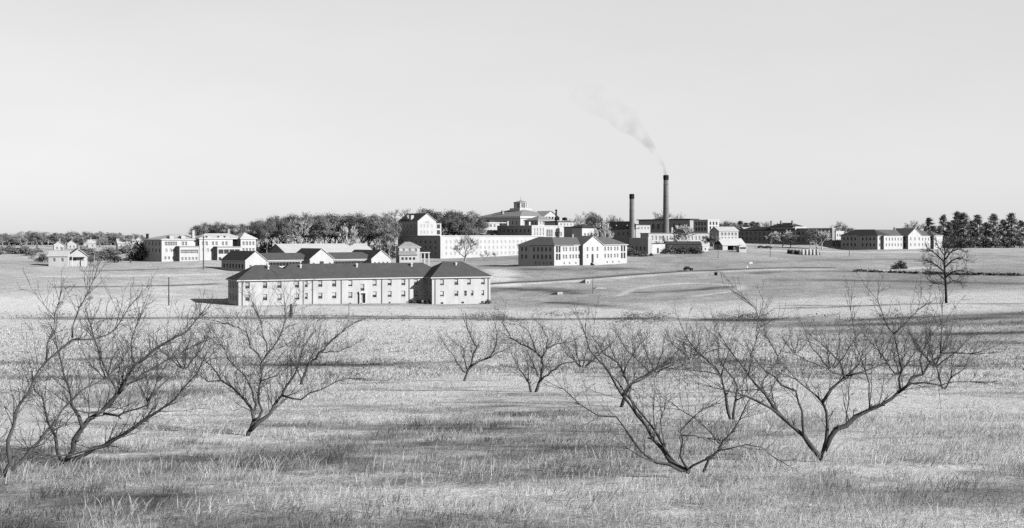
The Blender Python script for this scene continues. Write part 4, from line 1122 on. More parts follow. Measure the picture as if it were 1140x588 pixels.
orchard_tree('slim forked orchard tree between the many-stemmed tree and the biggest one', (814.5, 467), [
    ([(813,467),(808,440),(803,418.5),(790,404),(777,393),(764,375)], .065, .1),
    ([(816,467),(819,446),(821,430.5),(804,406.6),(800,388)], .055, .2),
    ([(803,418),(811,388),(790,391)], .034, -.1),
    ([(819,446),(832,440),(842,430)], .03, .1),
    ([(803,418),(786,414),(752,411)], .03, .2)], 10, .7)
orchard_tree('biggest orchard tree at lower right, sawn limb rising to the right edge', (915, 511), [
    ([(915,512),(894.6,485),(869,463),(852,439),(833,417),(822,402),(811,388)], .068, .15),
    ([(869,463),(842,446),(811,435.5),(793,431)], .042, -.1),
    ([(894.6,485),(893,458),(886,435.5),(870,429),(845,406)], .038, .2),
    ([(914,511),(920,490),(920,458),(915.7,448),(898,432),(886,422)], .060, .1),
    ([(915.7,448),(925.7,433),(940,420),(956,406),(959,397)], .044, .2),
    ([(940,420),(936,404),(922,390)], .03, .1),
    ([(940,418.6),(920,410),(902,403)], .024, -.1),
    ([(943.6,418.6),(972,409.6),(998,397)], .03, .2),
    ([(918,502),(924,488),(942,474),(968.6,456),(1000.7,436.4),(1027.5,417),(1049,393.6),(1078,394)], .075, .1),
    ([(1000.7,436.4),(1029,426),(1047,429),(1080,425)], .036, -.15),
    ([(942,472),(945,448),(947,420)], .022, .1),
    ([(968.6,455),(963,411),(952.5,376),(947,345)], .024, .15),
    ([(1002.5,435),(1005,411),(995,372),(983,351),(977,334)], .034, .15),
    ([(995,372),(1010,358),(1022,345)], .018, .1),
    ([(1027.5,417),(1024,400),(1030,384)], .022, .2),
    ([(1047,393),(1048,375),(1049,354)], .02, .1),
    ([(833,417),(842,380),(845,355),(832,335)], .022, .2)], 11, .52)
orchard_tree('small crooked orchard tree at the right edge behind the sawn limb', (1051, 435), [
    ([(1050.7,435),(1043.6,411.4),(1034,393)], .08, .1), ([(1050.7,435),(1058.6,420),(1060,398)], .06, .2), ([(1058,421),(1072,412),(1080,396)], .05, .1)], 12, .8)
orchard_tree('small orchard tree with a V of thin limbs above the biggest one', (867, 406), [
    ([(867,406),(866,397),(859,383),(845,366)], .09, .1), ([(866,397),(873,385),(880,374)], .07, .2), ([(859,383),(852,372),(850,356)], .05, -.1)], 13, .8, Y=98)
orchard_tree('small orchard tree above the middle of the sawn limb', (982, 403), [
    ([(982,403),(979,392),(974,378),(966,366)], .09, .1), ([(981,398),(989,384),(994,372)], .07, .2), ([(979,392),(984,378),(980,364)], .05, -.1)], 14, .9, Y=104)
orchard_tree('sapling with dark short stem left of the vase-shaped tree', (164.7, 457), [
    ([(164.7,457),(164,447),(159,436),(152,424)], .05, .1), ([(164,447),(171,436),(175,422)], .045, .1), ([(164,447),(166,432),(162,416)], .03, .2)], 15, 1.0)

def proc_tree(label, px, Y, H, seed, grp='bare orchard trees in the grass'):
    rnd = random.Random(seed); g = on(px, Y); r = px; m = F / Y
    row = HZ - g.z / Y * F
    limbs = []
    n = rnd.randint(4, 6)
    for i in range(n):
        a = -1 + 2*(i+.5)/n + rnd.uniform(-.15,.15)
        pts = [(px + a*1.5, row+1)]
        x, yv = px + a*1.5, row
        hh = H*m*rnd.uniform(.75, 1.05); k = 5
        for j in range(k):
            x += a*hh*.20*(1.25-.12*j) + rnd.uniform(-.05,.05)*hh; yv -= hh/k*rnd.uniform(.8,1.1); pts.append((x, yv))
        limbs.append((pts, .085*H/2.8, rnd.uniform(-.5,.5)))
    return orchard_tree(label, (px, row), limbs, seed, .75, 1.0, Y=Y)
for i, (px, Y, H, lab) in enumerate((
    (728, 72, 2.6, 'hazy bare orchard tree right of the short dark-trunked one'), (648, 84, 2.4, 'hazy bare orchard tree right of the twin-trunked one'),
    (118, 62, 2.4, 'bare orchard tree seen through the big left tree'),
    (205, 80, 2.6, 'bare orchard tree between the big left tree and the vase-shaped tree'), (925, 82, 2.7, 'bare orchard tree behind the trunk of the biggest one'),
    (770, 100, 2.5, 'thin bare orchard tree above the pale leaning stem'), (1040, 86, 2.8, 'bare orchard tree behind the upright shoots of the sawn limb'),
       (1000, 68, 2.6, 'bare orchard tree under the tall shoots of the biggest one'), (885, 118, 2.4, 'faint bare orchard tree above the small V-shaped one'))):
    proc_tree(lab, px, Y, H, 100+i)

# ------------------------------------------------------------------ grown trees of the middle and far distance
def grow(mb, tips, p, d, L, r, lev, rnd, spread_=38, nch=3, upb=.12, rmin=.02):
    pts, rad = [p.copy()], [r]; q = p.copy(); dd = d.copy(); n = 3
    for i in range(n):
        dd = (dd + Vector((rnd.gauss(0,.10), rnd.gauss(0,.10), upb*.5+rnd.gauss(0,.06)))).normalized()
        q = q + dd*(L/n); pts.append(q.copy()); rad.append(max(r*(1-.38*(i+1)/n), rmin))
    mb[0 if lev >= 3 else 1].tube(pts, rad, 6 if lev >= 3 else (4 if lev == 2 else 3), cap=False)
    if lev == 0:
        tips.append(q); return
    for j in range(nch + (1 if rnd.random() < .4 else 0)):
        t = 1.0 if j == 0 else rnd.uniform(.45, 1.0)
        i = min(int(t*n), n-1); a = pts[i].lerp(pts[i+1], t*n-i)
        nd = rot_off(dd, R(rnd.uniform(8, 22) if j == 0 else rnd.uniform(spread_*.6, spread_*1.35)), rnd); nd.z += upb; nd.normalize()
        grow(mb, tips, a, nd, L*rnd.uniform(.62,.82), rad[i]*.62, lev-1, rnd, spread_, nch, upb, rmin)

def cards(mb, c, sig, n, size, tone, rnd, cc=None):
    for _ in range(n):
        p = Vector((c.x+rnd.gauss(0,sig), c.y+rnd.gauss(0,sig), c.z+rnd.gauss(0,sig*.8)))
        a = Vector((rnd.gauss(0,1), rnd.gauss(0,1), rnd.gauss(0,1))).normalized()
        if cc is not None: a = ((p-c).normalized()*.7 + (p-cc).normalized()*.6 + a*.35).normalized()
        b_ = a.orthogonal().normalized(); b_ = Matrix.Rotation(rnd.uniform(0,6.28), 3, a) @ b_
        k = a.cross(b_); s = size*rnd.uniform(.55,1.35)
        t = max(.1, tone*(1+rnd.uniform(-.25,.25)))
        mb.face([p-b_*s-k*s*.5, p+b_*s-k*s*.6, p+b_*s*.7+k*s*.7, p-b_*s*.8+k*s*.5], 0, t)

PROTO = {}
def proto(kind, k):
    key = (kind, k)
    if key in PROTO: return PROTO[key]
    rnd = random.Random(hash((len(kind)*131 + ord(kind[0]), k)) & 0xffff)
    H = 10.0
    parts = []
    tr, br, cr = MB(), MB(), MB(); tips = []
    if kind in ('oak', 'far'):
        th = H*rnd.uniform(.24,.34)
        tr.tube([(0,0,-.6),(rnd.uniform(-.1,.1),0,th*.5),(rnd.uniform(-.2,.2),rnd.uniform(-.2,.2),th)], [.30,.22,.18], 7, cap=False)
        for j in range(5):
            a = 2*math.pi*(j+rnd.random()*.6)/5
            d = Vector((math.cos(a)*.75, math.sin(a)*.75, rnd.uniform(.7,1.3))).normalized()
            grow((tr, tr), tips, Vector((0,0,th*rnd.uniform(.85,1))), d, H*.21, .12, 3 if kind == 'oak' else 2, rnd, 36, 2, .12, .025)
        clumps = []; cc = Vector((0, 0, H*.62))
        for j in range(24 if kind == 'oak' else 22):
            a = rnd.uniform(0, 6.28); u = rnd.uniform(-.65, 1); rr_ = rnd.uniform(.6, 1)
            sxy = math.sqrt(max(0, 1-u*u))
            clumps.append(Vector((math.cos(a)*sxy*3.2*rr_, math.sin(a)*sxy*3.2*rr_, H*.64 + u*2.9*rr_)))
        for c in clumps:
            k_ = rnd.uniform(.55, 1.0)
            cards(cr, c, .52*k_+.12, int(230*k_) if kind == 'oak' else int(170*k_), .11 if kind == 'oak' else .15, rnd.uniform(.7, 1.2), rnd, cc)
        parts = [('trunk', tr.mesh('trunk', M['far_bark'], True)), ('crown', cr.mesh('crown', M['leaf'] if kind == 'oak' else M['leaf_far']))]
    elif kind == 'pine':
        lean = rnd.uniform(-.25,.25)
        tr.tube([(0,0,-.5),(lean*.5,0,H*.5),(lean,0,H*.97)], [.20,.14,.04], 7, cap=False)
        for j in range(26):
            t = .22 + .78*(j/26)**.9; z_ = H*t; w = (2.5*(1-t)**.7+.35)*rnd.uniform(.6,1.15)
            if t < .5: w *= rnd.uniform(.5,1)
            a = j*2.4 + rnd.uniform(-.4,.4); c = Vector((lean*t+math.cos(a)*w, math.sin(a)*w, z_+rnd.uniform(-.1,.3)))
            tr.tube([(lean*t,0,z_-.2), c*0.55+Vector((lean*t*.45,0,z_*.45)), c], [.05,.035,.015], 4, cap=False)
            for q in (.55, .8, 1.0):
                cards(cr, Vector((lean*t,0,z_)).lerp(c, q), .30, 40, .13, rnd.uniform(.6,1.35), rnd, Vector((lean*t,0,z_-.6)))
        cards(cr, Vector((lean,0,H*.97)), .25, 50, .16, 1.0, rnd)
        parts = [('trunk', tr.mesh('trunk', M['dark_bark'], True)), ('crown', cr.mesh('crown', M['leaf_dark']))]
    elif kind in ('bare', 'palebare'):
        th = H*.22
        grow((tr, br), tips, Vector((0,0,-.3)), Vector((rnd.uniform(-.05,.05),0,1)), H*.30, .24, 5, rnd, 40, 3, .10, (.036 if kind == 'bare' else .058))
        mt = M['far_bark'] if kind == 'bare' else M['pale_bark']
        parts = [('trunk', tr.mesh('trunk', mt, True)), ('branches', br.mesh('branches', mt))]
    elif kind == 'shrub':
        for j in range(9):
            a = rnd.uniform(0,6.28); tr.tube([(0,0,-.3),(math.cos(a)*1.2,math.sin(a)*1.2,3.5),(math.cos(a)*2.5,math.sin(a)*2.5,7)], [.16,.10,.03], 4, cap=False)
        for j in range(26):
            a = rnd.uniform(0,6.28); rr_ = math.sqrt(rnd.random())*4.3
            cards(cr, Vector((math.cos(a)*rr_, math.sin(a)*rr_, rnd.uniform(1.2, 8.8*(1-(rr_/6)**2)))), .9, 42, .40, rnd.uniform(.6,1.3), rnd)
        parts = [('stem', tr.mesh('stem', M['dark_bark'])), ('foliage', cr.mesh('foliage', M['leaf_dark'] if k % 2 == 0 else M['leaf']))]
    zz_ = sorted(v_.co.z for _, me_ in parts for v_ in me_.vertices); top_ = zz_[int(len(zz_)*.985)]
    for _, me_ in parts:
        for v_ in me_.vertices: v_.co *= 10.0/top_
    PROTO[key] = parts
    return parts

NAMES = {'oak': ('oak_tree', 'tree'), 'far': ('oak_tree', 'tree'), 'pine': ('pine_tree', 'tree'), 'bare': ('bare_tree', 'tree'), 'palebare': ('bare_tree', 'tree'), 'shrub': ('shrub', 'shrub')}
MASTER = {}
def plant(kind, k, px, Y, top=None, H=None, width=1.0, label='', group=None, dark=None, sink=0.0):
    """one tree: an Empty with its own trunk and crown; later trees of a kind are copies of the first"""
    g = on(px, Y); g.z -= sink
    if H is None: H = (HZ - top)/F*Y - g.z
    s = H/10.0
    nm, cat = NAMES[kind]
    key = (kind, k, dark)
    if key not in MASTER:
        e = bpy.data.objects.new(nm, None); COL.objects.link(e); kids = []
        for n_, me_ in proto(kind, k):
            if dark and n_ in ('crown', 'foliage'):
                me_ = me_.copy(); me_.materials[0] = M[dark]
            kids.append(link(n_, me_, e))
        MASTER[key] = (e, kids)
    else:
        src, skids = MASTER[key]
        e = src.copy(); COL.objects.link(e)
        for ch in skids:
            c = ch.copy(); c.parent = e; COL.objects.link(c)
    e.location = g; e.rotation_euler = (0, 0, random.uniform(0, 6.28)); e.scale = (s*width, s*width, s)
    tag(e, label, cat, group)
    return e
ORD = ['first','second','third','fourth','fifth','sixth','seventh','eighth','ninth','tenth','eleventh','twelfth','thirteenth','fourteenth','fifteenth','sixteenth','seventeenth','eighteenth','nineteenth','twentieth',
       'twenty-first','twenty-second','twenty-third','twenty-fourth','twenty-fifth','twenty-sixth','twenty-seventh','twenty-eighth']

# the wood behind the long hall
i = 0
for px, top in ((272,252),(284,247),(297,246),(309,244),(322,246.5),(335,243),(348,243.5),(361,242),(374,242),(387,242.5),(399,243),(411,242),(423,246),(433,252)):
    plant('oak', i % 5, px, 575+random.uniform(-12,14), top=top+random.uniform(-1.5,3.5), width=random.uniform(.8,1.15), label=f'winter oak in the front row of the wood behind the hall, {ORD[i]} from the left', group='oaks of the wood behind the long hall', dark=None)
    i += 1
i = 0
for px, top in ((278,249),(290,245),(302,242),(315,241),(328,240),(342,239.5),(355,240),(367,239.5),(380,240),(393,240),(405,239),(418,241.5),(430,243.5)):
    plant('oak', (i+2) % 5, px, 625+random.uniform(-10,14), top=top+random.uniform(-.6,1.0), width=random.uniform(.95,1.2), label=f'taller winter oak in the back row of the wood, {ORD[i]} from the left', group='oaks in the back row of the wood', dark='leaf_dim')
    i += 1
for i, (px, Y) in enumerate(((268,556),(281,556),(296,560),(318,560),(345,562),(366,562),(392,560),(416,556),(432,552))):
    plant('shrub', 0, px, Y+18, H=random.uniform(5,7.5), width=1.1, label=f'dark undergrowth bush at the foot of the wood, {ORD[i]} from the left', group='bushes under the wood')
for i, (px, Y, top) in enumerate(((332,556,246),(389,552,252))):
    plant('palebare', i, px, Y, top=top, width=.8, label=['pale slender bare tree before the middle of the wood','pale bare tree before the right part of the wood'][i])
for i, (px, top, Y) in enumerate(((221,251.5,640),(231,249,650),(242,248.5,650),(252,249.5,640),(262,251,630))):
    plant('oak', i, px, Y, top=top, width=1.05, label=f'oak crown showing over the three-storey building, {ORD[i]} from the left', group='oaks over the three-storey building')
# behind the gabled block and the long wall
for i, (px, top, Y) in enumerate(((429,239,700),(440,236.5,720),(452,234.5,740),(463,235,760),(474,234,770),(485,235.5,760),(495,236,740),(505,237,740),(515,236,735),(524,239,730),(531,244,720),(500,243,690),(512,245,690),(522,249,690))):
    plant('oak' if i > 3 else 'bare', i % 4, px, Y, top=top, width=1.15, label=(f'oak rising behind the long white wall, {ORD[i-4]} from the left' if i > 3 else f'bare tree over the tall gabled block roof, {ORD[i]} from the left'), group='trees behind the long white wall')
plant('bare', 1, 517, 540, top=262.5, width=1.25, label='round-headed bare tree standing before the long white wall')
plant('bare', 2, 540, 548, top=279, width=1.3, label='short bare bush-like tree right of the round-headed one')
plant('bare', 3, 553, 556, top=281, width=1.3, label='low twiggy bush before the right part of the white wall')
for i, (px, top, Y) in enumerate(((643,240,900),(651,238,910),(660,237.5,920),(669,238.5,910),(677,241,900),(686,245,900))):
    plant('bare', i % 4, px, Y, top=top, width=1.2, label=f'bare tree on the skyline behind the pump house, {ORD[i]} from the left', group='bare skyline trees behind the pump house')
plant('palebare', 2, 668, 628, top=249, width=.9, label='pale bare tree right of the pump house')
for i, (px, top, w) in enumerate(((730,238,1.2),(741,236.5,1.3),(752,239,1.2))):
    plant('bare', (i+1) % 4, px, 850, top=top, width=w, label=f'large bare tree behind the turbine hall, {["left of the tall chimney","hidden behind the tall chimney","right of the tall chimney"][i]}', group='bare trees behind the turbine hall')
plant('palebare', 0, 767, 600, top=252, width=1.2, label='feathery bare tree before the power house')
plant('bare', 0, 757, 606, top=262, width=1.2, label='small bare tree left of the feathery one')
plant('bare', 2, 737, 604, top=263, width=1.2, label='small bare tree above the bright shop front')
plant('oak', 1, 794, 596, top=259.5, width=1.0, label='dark bushy tree against the left end of the barn', dark='leaf_dark')
plant('oak', 3, 786, 610, top=263, width=1.0, label='bushy tree left of the dark one by the barn')
for i, (px, Y, H) in enumerate(((701.5,552,3.4),(707,548,2.6),(713,546,1.8),(719,545,1.6),(725,548,1.3),(746,566,3.6),(753,566,3.2),(762,566,3.8),(771,566,3.4),(778,566,3.0))):
    plant('shrub', i % 2, px, Y, H=H, width=1.2, label=(f'shrub beside the dark end wall of the brick shop, {ORD[i]} from the left' if i < 5 else f'dark shrub in front of the coal shed, {ORD[i-5]} from the left'), group='shrubs by the shops')
for i, (px, top, Y, k) in enumerate(((803,248.5,820,'oak'),(809,247,830,'oak'),(815,248.5,830,'oak'),(824,246.5,840,'pine'),(831,248.5,840,'pine'),(838,247,840,'pine'),(843,248,850,'pine'),(849,248.5,900,'bare'),(856,247.5,900,'bare'),(862,249,900,'bare'))):
    plant(k, i % 3, px, Y, top=top, width=1.5 if k == 'pine' else 1.2, label=(f'dark oak on the skyline over the storehouse, {ORD[i]} from the left' if i < 3 else f'flat-headed pine on the skyline over the dark hall, {ORD[i-3]} from the left' if i < 7 else f'wispy bare tree on the skyline over the dark hall, {ORD[i-7]} from the left'),
          group='skyline trees right of the power house', dark='leaf_dark' if k == 'oak' else None)
for i, (px, top, w) in enumerate(((858,259,1.3),(871,258,1.4),(880,260,1.3))):
    plant('palebare', i % 3, px, 725, top=top, width=w, label=f'pale round-headed bare tree before the dark hall, {["left","middle","right"][i]} of three', group='pale bare trees before the dark hall')
for i, (px, top, w) in enumerate(((902,257,1.1),(909,255.5,1.2),(915,257.5,1.1))):
    plant('palebare', (i+1) % 3, px, 715, top=top, width=w, label=f'pale bare tree before the flat-topped dark block, {["left","middle","right"][i]} of three', group='pale bare trees before the dark block')
plant('bare', 1, 935, 800, top=248, width=1.2, label='round bare tree behind the bright end of the dark block')
plant('bare', 0, 1009, 830, top=247, width=1.4, label='bare round-topped tree behind the distant ward roof')
plant('oak', 0, 943, 830, top=254, width=1.2, label='low tree left of the distant ward roof')
# pines at right
for i, (px, top, Y) in enumerate(((1034,243,830),(1040,252,800),(1046,253,790),(1051,240,830),(1057,248,790),(1062,246,810),(1066,236.5,820),(1073,238,800),(1081,246,820),(1088,240,810),(1097,248,830),(1106,239,820),(1117,245,830),(1126,238,820),(1137,246,830))):
    plant('pine', i % 4, px, Y, top=top, width=random.uniform(1.0,1.35), label=f'dark pine in the grove right of the distant ward, {ORD[i]} from the left', group='pines right of the distant ward')
for i, (px, Y, H) in enumerate(((1046,785,6),(1052,782,7),(1059,785,6),(1066,790,7),(1075,782,6),(1084,785,7),(1095,785,7),(1108,785,6),(1121,785,7),(1135,785,7))):
    plant('shrub', i % 2, px, Y, H=H, width=1.2, label=f'leafy bush under the right-hand pines, {ORD[i]} from the left', group='bushes under the pines')
cottage(1069, 276, 790, 5, 6, 3.2, 1.6, 30, 'small white cottage glimpsed among the right-hand pines', 'roof_light', 'y')
# big bare tree in the field, right
def big_bare():
    rnd = random.Random(5); g = hit(1053.5, 337.5); Yb = g.y; e = empty('bare_tree', g)
    tag(e, 'dark spreading bare tree standing alone in the field at right', 'tree')
    tr, br = MB(), MB(); tips = []
    limbs = [([(1053.5,338),(1053,320),(1052,305),(1051,292),(1052,281),(1051,273)], .30),
             ([(1052.5,312),(1046,306),(1038,303),(1031,302)], .19), ([(1052,303),(1043,296),(1036,291),(1029,290)], .19), ([(1052,309),(1060,303),(1068,301),(1077,303)], .19),
             ([(1051.5,298),(1060,290),(1068,287),(1077,290)], .19), ([(1051.5,292),(1043,284),(1037,279),(1030,278)], .16), ([(1051.5,290),(1058,281),(1066,277),(1072,278)], .16), ([(1051,284),(1046,277),(1042,272)], .12), ([(1052,284),(1056,276),(1059,271)], .12),
             ([(1053,318),(1046,315),(1038,315)], .12), ([(1053,317),(1062,312),(1070,314)], .12)]
    for pts, r0 in limbs:
        dr = rnd.uniform(-.8,.8); P = []
        for j, (a, c) in enumerate(pts): P.append(at(a, c, Yb + (0 if r0 > .2 else dr*j*1.2)) - g)
        n = len(P); rad = [max(r0*(1-.75*i/(n-1)), .03) for i in range(n)]
        tr.tube(P, rad, 7)
        tot = sum((P[i+1]-P[i]).length for i in range(n-1))
        for j in range(int(tot*(1.4 if r0 > .2 else 3.2))):
            t = (.45 if r0 > .2 else .15) + (.55 if r0 > .2 else .85)*rnd.random(); i = min(int(t*(n-1)), n-2); a = P[i].lerp(P[i+1], t*(n-1)-i)
            nd = rot_off((P[i+1]-P[i]).normalized(), R(rnd.uniform(30,70)), rnd)
            grow((br, br), tips, a, nd, rnd.uniform(.8,1.4), .06, 2, rnd, 40, 2, .12, .022)
    tr.build('trunk', M['dark_bark'], e, True); br.build('branches', M['dark_bark'], e)
big_bare()
# far left trees and the round bush
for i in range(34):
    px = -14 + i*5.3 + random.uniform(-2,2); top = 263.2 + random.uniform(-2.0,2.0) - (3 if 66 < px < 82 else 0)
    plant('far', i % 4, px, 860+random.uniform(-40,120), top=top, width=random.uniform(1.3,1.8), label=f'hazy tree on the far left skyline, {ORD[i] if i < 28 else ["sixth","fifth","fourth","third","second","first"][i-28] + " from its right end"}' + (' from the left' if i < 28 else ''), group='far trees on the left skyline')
for i in range(27):
    px = -8 + i*6.2 + random.uniform(-2,2)
    plant('far' if i % 5 else 'bare', i % 4, px, (760 if i % 4 else 630)+random.uniform(-10,50), H=random.uniform(6.5,10), width=random.uniform(1.2,1.6), label=f'lower tree among the far left cottages, {ORD[i]} from the left', group='lower trees among the cottages')
for i in range(27):
    px = -10 + i*6.3 + random.uniform(-2,2)
    if 45 < px < 90: continue
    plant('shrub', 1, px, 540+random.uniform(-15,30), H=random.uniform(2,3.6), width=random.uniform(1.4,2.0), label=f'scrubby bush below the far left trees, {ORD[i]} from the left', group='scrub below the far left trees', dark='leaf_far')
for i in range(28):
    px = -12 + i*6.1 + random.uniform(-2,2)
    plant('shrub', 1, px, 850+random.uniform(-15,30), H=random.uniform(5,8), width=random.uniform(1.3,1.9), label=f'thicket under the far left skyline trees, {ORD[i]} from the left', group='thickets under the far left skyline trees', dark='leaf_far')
for i, (px, Y, H) in enumerate(((38,446,2.4),(47,440,3.0),(66,440,2.6),(92,432,2.2),(97,450,3.4),(103,470,2.6),(110,480,3.2),(116,500,3.8))):
    plant('shrub' if i % 2 else 'bare', i % 2, px, Y, H=H, width=1.3, label=f'yard bush around the porch cottage, {ORD[i]} from the left', group='yard bushes around the porch cottage')
plant('shrub', 1, 127, 470, H=4.0, width=1.25, label='large round bush in the field left of the dark end wall', dark='leaf_mid' if 'leaf_mid' in M else None)
for i, (px, Y, H) in enumerate(((150,520,7.5),(154,505,6.5),(158,512,8))):
    plant('bare' if i == 0 else 'shrub', i % 2, px, Y, H=H, width=1.1, label=['bare tree at the dark end wall of the three-storey building','dark shrub at the dark end wall, nearer one','dark shrub at the dark end wall, taller one'][i])
# more distant woodland at right and behind, seen only as a band
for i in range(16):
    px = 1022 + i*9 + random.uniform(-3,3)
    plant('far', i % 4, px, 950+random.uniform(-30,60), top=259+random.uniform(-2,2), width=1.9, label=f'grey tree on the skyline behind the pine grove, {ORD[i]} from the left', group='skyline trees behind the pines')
# low dark hedge bank in the right field
pts = [hit(*q) for q in ((950,303),(958,302.2),(970,302.8),(1000,304),(1030,305),(1055,305.5),(1076,306),(1100,306.5),(1140,307))]
mb = MB(); rnd = random.Random(3)
for a, c in zip(pts[:-1], pts[1:]):
    n = int((c-a).length*6)
    for j in range(n):
        q = a.lerp(c, rnd.random()); q.z = gz1(q.x, q.y) + rnd.uniform(.0,.6); cards(mb, q, .25, 5, .22, rnd.uniform(.3,.9), rnd)
o = mb.build('hedge', M['leaf_dark']); tag(o, 'low dark hedge running along a bank in the right field', 'hedge')
plant('shrub', 0, 1003, 452, H=3.2, width=1.2, label='dark bush on the hedge bank in the right field')
plant('shrub', 0, 996, 452, H=1.8, width=1.4, label='smaller bush beside the dark one on the hedge bank')
for i, (px, y_) in enumerate(((460,1.0),(466,.9),(474,-1.5),(543,-5.0))):
    w_ = FRONT.e.location + Matrix.Rotation(FRONT.th, 3, 'Z') @ Vector((FRONT.lx(px, y_), y_-.3, 0))
    e = plant('shrub', i % 2, CX + w_.x/w_.y*F, w_.y, H=[1.4,1.0,1.5,1.2][i], width=1.2, label=f'small shrub at the foot of the long ward, {["lit, beside the shaded corner","inside the shaded corner","darkest, by the shaded wall","by its right corner"][i]}')

# ------------------------------------------------------------------ grass: real blades on the near slope
def blades(name, label, bins, dens, hfun, wfun, tonefun, mat, seed, xr=None):
    r = np.random.default_rng(seed)
    PX, PY = [], []
    for y0 in bins[:-1]:
        st = bins[1]-bins[0]
        half = .5*(.98*y0 + 6)
        lo_, hi_ = (-half, half) if xr is None else xr(y0)
        n = int(dens(y0)*(hi_-lo_)*st)
        PX.append(r.uniform(lo_, hi_, n)); PY.append(r.uniform(y0, y0+st, n))
    X = np.concatenate(PX); Y = np.concatenate(PY)
    keep = vnoise(X, Y, .38, 31)*.65 + vnoise(X, Y, 1.7, 32)*.35 > r.uniform(.34, .66, len(X))
    X, Y = X[keep], Y[keep]; n = len(X)
    Z = gz(X, Y)
    T = tonefun(X, Y)
    h = hfun(X, Y, T, r); w = wfun(X, Y, T, r)
    az = r.uniform(0, 2*np.pi, n); wind = 1.1*r.random(n) + .35
    lx_ = np.cos(az)*h*wind + h*.45; ly_ = np.sin(az)*h*wind
    fa = r.uniform(0, np.pi, n); wx, wy = np.cos(fa)*w/2, np.sin(fa)*w/2
    V = np.empty((n, 5, 3), np.float32)
    V[:,0] = np.c_[X-wx, Y-wy, Z-.03]; V[:,1] = np.c_[X+wx, Y+wy, Z-.03]
    V[:,2] = np.c_[X+lx_*.4+wx*.8, Y+ly_*.4+wy*.8, Z+h*.58]; V[:,3] = np.c_[X+lx_*.4-wx*.8, Y+ly_*.4-wy*.8, Z+h*.58]
    V[:,4] = np.c_[X+lx_, Y+ly_, Z+h]
    base = np.arange(n, dtype=np.int32)[:,None]*5
    loops = np.concatenate([base+np.array([0,1,2,3]), base+np.array([3,2,4])], axis=1).astype(np.int32)
    me = bpy.data.meshes.new(name)
    me.vertices.add(n*5); me.vertices.foreach_set('co', V.ravel())
    me.loops.add(n*7); me.loops.foreach_set('vertex_index', loops.ravel())
    st = (np.arange(n, dtype=np.int32)[:,None]*7 + np.array([0,4], np.int32)).ravel()
    me.polygons.add(n*2); me.polygons.foreach_set('loop_start', st.astype(np.int32))
    me.update(calc_edges=True)
    tv = np.repeat((T*r.uniform(.62,1.35,n))[:,None], 5, 1).astype(np.float32); tv[:,0:2] *= .85
    a = me.attributes.new('tone', 'FLOAT', 'POINT'); a.data.foreach_set('value', tv.ravel())
    me.materials.append(mat)
    o = link(name, me); tag(o, label, name.replace('_', ' '), kind='stuff')
    print(name, n)
M['grass'] = leafy('dry_grass_blade', 0.96, 0.0, 0.5)
def hg(X, Y, T, r):
    p = .40 + 1.1*vnoise(X, Y, .9, 41)*vnoise(X, Y, 4.0, 42)*1.6
    return (.05 + .13*r.random(len(X))**1.6) * p * (.65 + .5*np.clip(T, 0, 1)) * (1 + .35*(Y > 40))
def tg(X, Y):
    return np.clip(tone_at(X, Y)*(.66 + .85*vnoise(X, Y, .5, 51)), .1, 1.04)
blades('dry_grass', 'dry pale grass covering the orchard slope', np.arange(9.5, 62, 1.0), lambda y: 400*min(1, (17/max(y,17))**1.5), hg,
       lambda X, Y, T, r: np.maximum(.006, .00040*Y)*r.uniform(.6,1.4,len(X)), tg, M['grass'], 5)
blades('dry_grass', 'thinner dry grass farther down the slope before the field', np.arange(62, 210, 2.0), lambda y: 70*(62/y)**1.7*(1-.8*max(0,(y-150)/60)), lambda X, Y, T, r: hg(X, Y, T, r)*1.1,
       lambda X, Y, T, r: .00060*Y*r.uniform(.6,1.4,len(X)), tg, M['grass'], 6)
# tall pale tussocks in the dark strip at the bottom
def tussocks():
    r = np.random.default_rng(9); rnd = random.Random(9); mb = MB()
    spots = [(550,517),(562,521),(480,519),(600,520),(86,520),(640,508),(660,522),(700,522),(310,515),(170,522),(520,523),(975,505),(990,512),(860,520),(430,520),(250,519)] + [(rnd.uniform(-20,1160), rnd.uniform(505,575)) for _ in range(30)]
    for px, row in spots:
        g = hit(px, row)
        for _ in range(rnd.randint(25,60)):
            p = g + Vector((rnd.gauss(0,.16), rnd.gauss(0,.16), -.03)); h = rnd.uniform(.08,.24); a = rnd.uniform(0,6.28); l = rnd.uniform(.05,.3)
            d = Vector((math.cos(a)*l+.1, math.sin(a)*l, 0)); s = Vector((math.cos(a+1.57), math.sin(a+1.57), 0))*.006
            t = rnd.uniform(.6,1.0)
            mb.face([p-s, p+s, p+d*.35+s*.8+Vector((0,0,h*.6)), p+d*.35-s*.8+Vector((0,0,h*.6))], 0, t); mb.face([p+d*.35-s*.8+Vector((0,0,h*.6)), p+d*.35+s*.8+Vector((0,0,h*.6)), p+d+Vector((0,0,h))], 0, t)
    o = mb.build('grass_tussocks', M['grass']); tag(o, 'taller pale grass tussocks in the dark strip at the bottom', 'grass', kind='stuff')
tussocks()
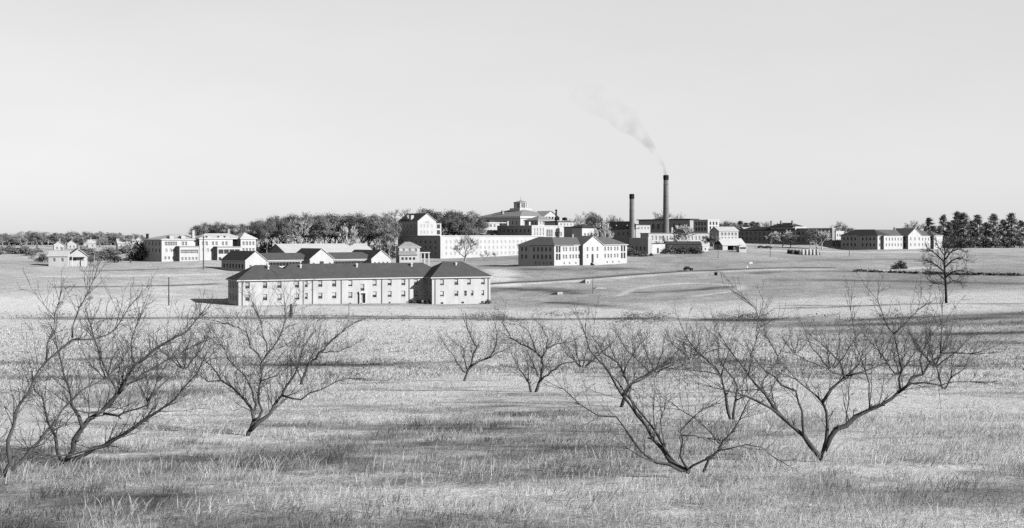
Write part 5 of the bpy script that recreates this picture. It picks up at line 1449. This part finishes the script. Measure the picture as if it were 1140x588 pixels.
# low dark weeds along the ditch line
def weeds():
    rnd = random.Random(12); mb = MB()
    for _ in range(1500):
        px = rnd.choice([rnd.uniform(530, 850), rnd.uniform(-20, 1160)]); row = rnd.gauss(354, 3.0)
        if vnoise(np.array([px]), np.array([row*6]), 34, 3)[0] < .42: continue
        g = hit(px, row)
        for _ in range(3):
            c = g + Vector((rnd.gauss(0,.7), rnd.gauss(0,.5), rnd.uniform(0,.30)))
            cards(mb, c, .3, 5, .09, rnd.uniform(.4,1.6), rnd)
    for _ in range(700):
        px = rnd.uniform(-20,1160); row = rnd.uniform(392,420); g = hit(px, row)
        if vnoise(np.array([g.x]), np.array([g.y]), 9, 3)[0] < .55: continue
        for _ in range(3):
            c = g + Vector((rnd.gauss(0,.4), rnd.gauss(0,.4), rnd.uniform(0,.25)))
            cards(mb, c, .14, 4, .05, rnd.uniform(.8,2.6), rnd)
    o = mb.build('weeds', M['leaf_mid']); tag(o, 'low dark weeds along the ditch at the field edge', 'weeds', kind='stuff')
weeds()

# ------------------------------------------------------------------ daylight, sky, camera
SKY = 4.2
EL, AZ = R(24), R(62)      # sun: behind the photographer's right shoulder, low
sd = Vector((math.cos(EL)*math.sin(AZ), -math.cos(EL)*math.cos(AZ), math.sin(EL)))
sl = bpy.data.lights.new('sun', 'SUN'); sl.energy = 5.0; sl.angle = R(0.5); sl.color = (1, 1, 1)
so_ = bpy.data.objects.new('sun', sl); COL.objects.link(so_); so_.rotation_euler = (-sd).to_track_quat('-Z', 'Y').to_euler()
so_.location = sd * 300
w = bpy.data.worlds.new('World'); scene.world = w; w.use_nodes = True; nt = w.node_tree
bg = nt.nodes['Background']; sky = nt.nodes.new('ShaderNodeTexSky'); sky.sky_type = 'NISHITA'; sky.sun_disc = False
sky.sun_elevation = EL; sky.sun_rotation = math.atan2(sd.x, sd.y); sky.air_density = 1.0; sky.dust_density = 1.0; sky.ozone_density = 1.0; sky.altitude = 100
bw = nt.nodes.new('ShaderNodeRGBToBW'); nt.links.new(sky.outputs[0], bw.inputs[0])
# sky made flat and pale low down; zenith dimming added to cut fill light
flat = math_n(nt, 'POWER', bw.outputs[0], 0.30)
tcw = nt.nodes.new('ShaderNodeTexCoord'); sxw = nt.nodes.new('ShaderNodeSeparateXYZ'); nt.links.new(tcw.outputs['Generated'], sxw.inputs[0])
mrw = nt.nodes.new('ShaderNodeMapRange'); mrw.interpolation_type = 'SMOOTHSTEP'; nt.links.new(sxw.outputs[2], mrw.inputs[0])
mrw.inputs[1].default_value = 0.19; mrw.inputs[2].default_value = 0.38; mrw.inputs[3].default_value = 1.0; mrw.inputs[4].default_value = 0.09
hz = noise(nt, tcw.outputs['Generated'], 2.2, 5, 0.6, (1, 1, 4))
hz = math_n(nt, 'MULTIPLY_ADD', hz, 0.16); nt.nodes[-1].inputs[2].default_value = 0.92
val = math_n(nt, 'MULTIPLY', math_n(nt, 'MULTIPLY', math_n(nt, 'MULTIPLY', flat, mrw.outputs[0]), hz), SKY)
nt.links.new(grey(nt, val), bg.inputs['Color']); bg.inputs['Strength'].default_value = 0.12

cam = bpy.data.cameras.new('camera'); co = bpy.data.objects.new('camera', cam); COL.objects.link(co)
co.location = (0, 0, 0); co.rotation_euler = (R(90), 0, 0)
cam.sensor_width = 36; cam.lens = 36*F/1140; cam.shift_y = -30/1140; cam.clip_start = .3; cam.clip_end = 20000
scene.camera = co
scene.view_settings.view_transform = 'Standard'; scene.view_settings.look = 'None'; scene.view_settings.exposure = 0
scene.cycles.use_denoising = False; scene.cycles.max_bounces = 4; scene.cycles.diffuse_bounces = 0; scene.cycles.glossy_bounces = 2; scene.cycles.transparent_max_bounces = 8; scene.cycles.volume_bounces = 0
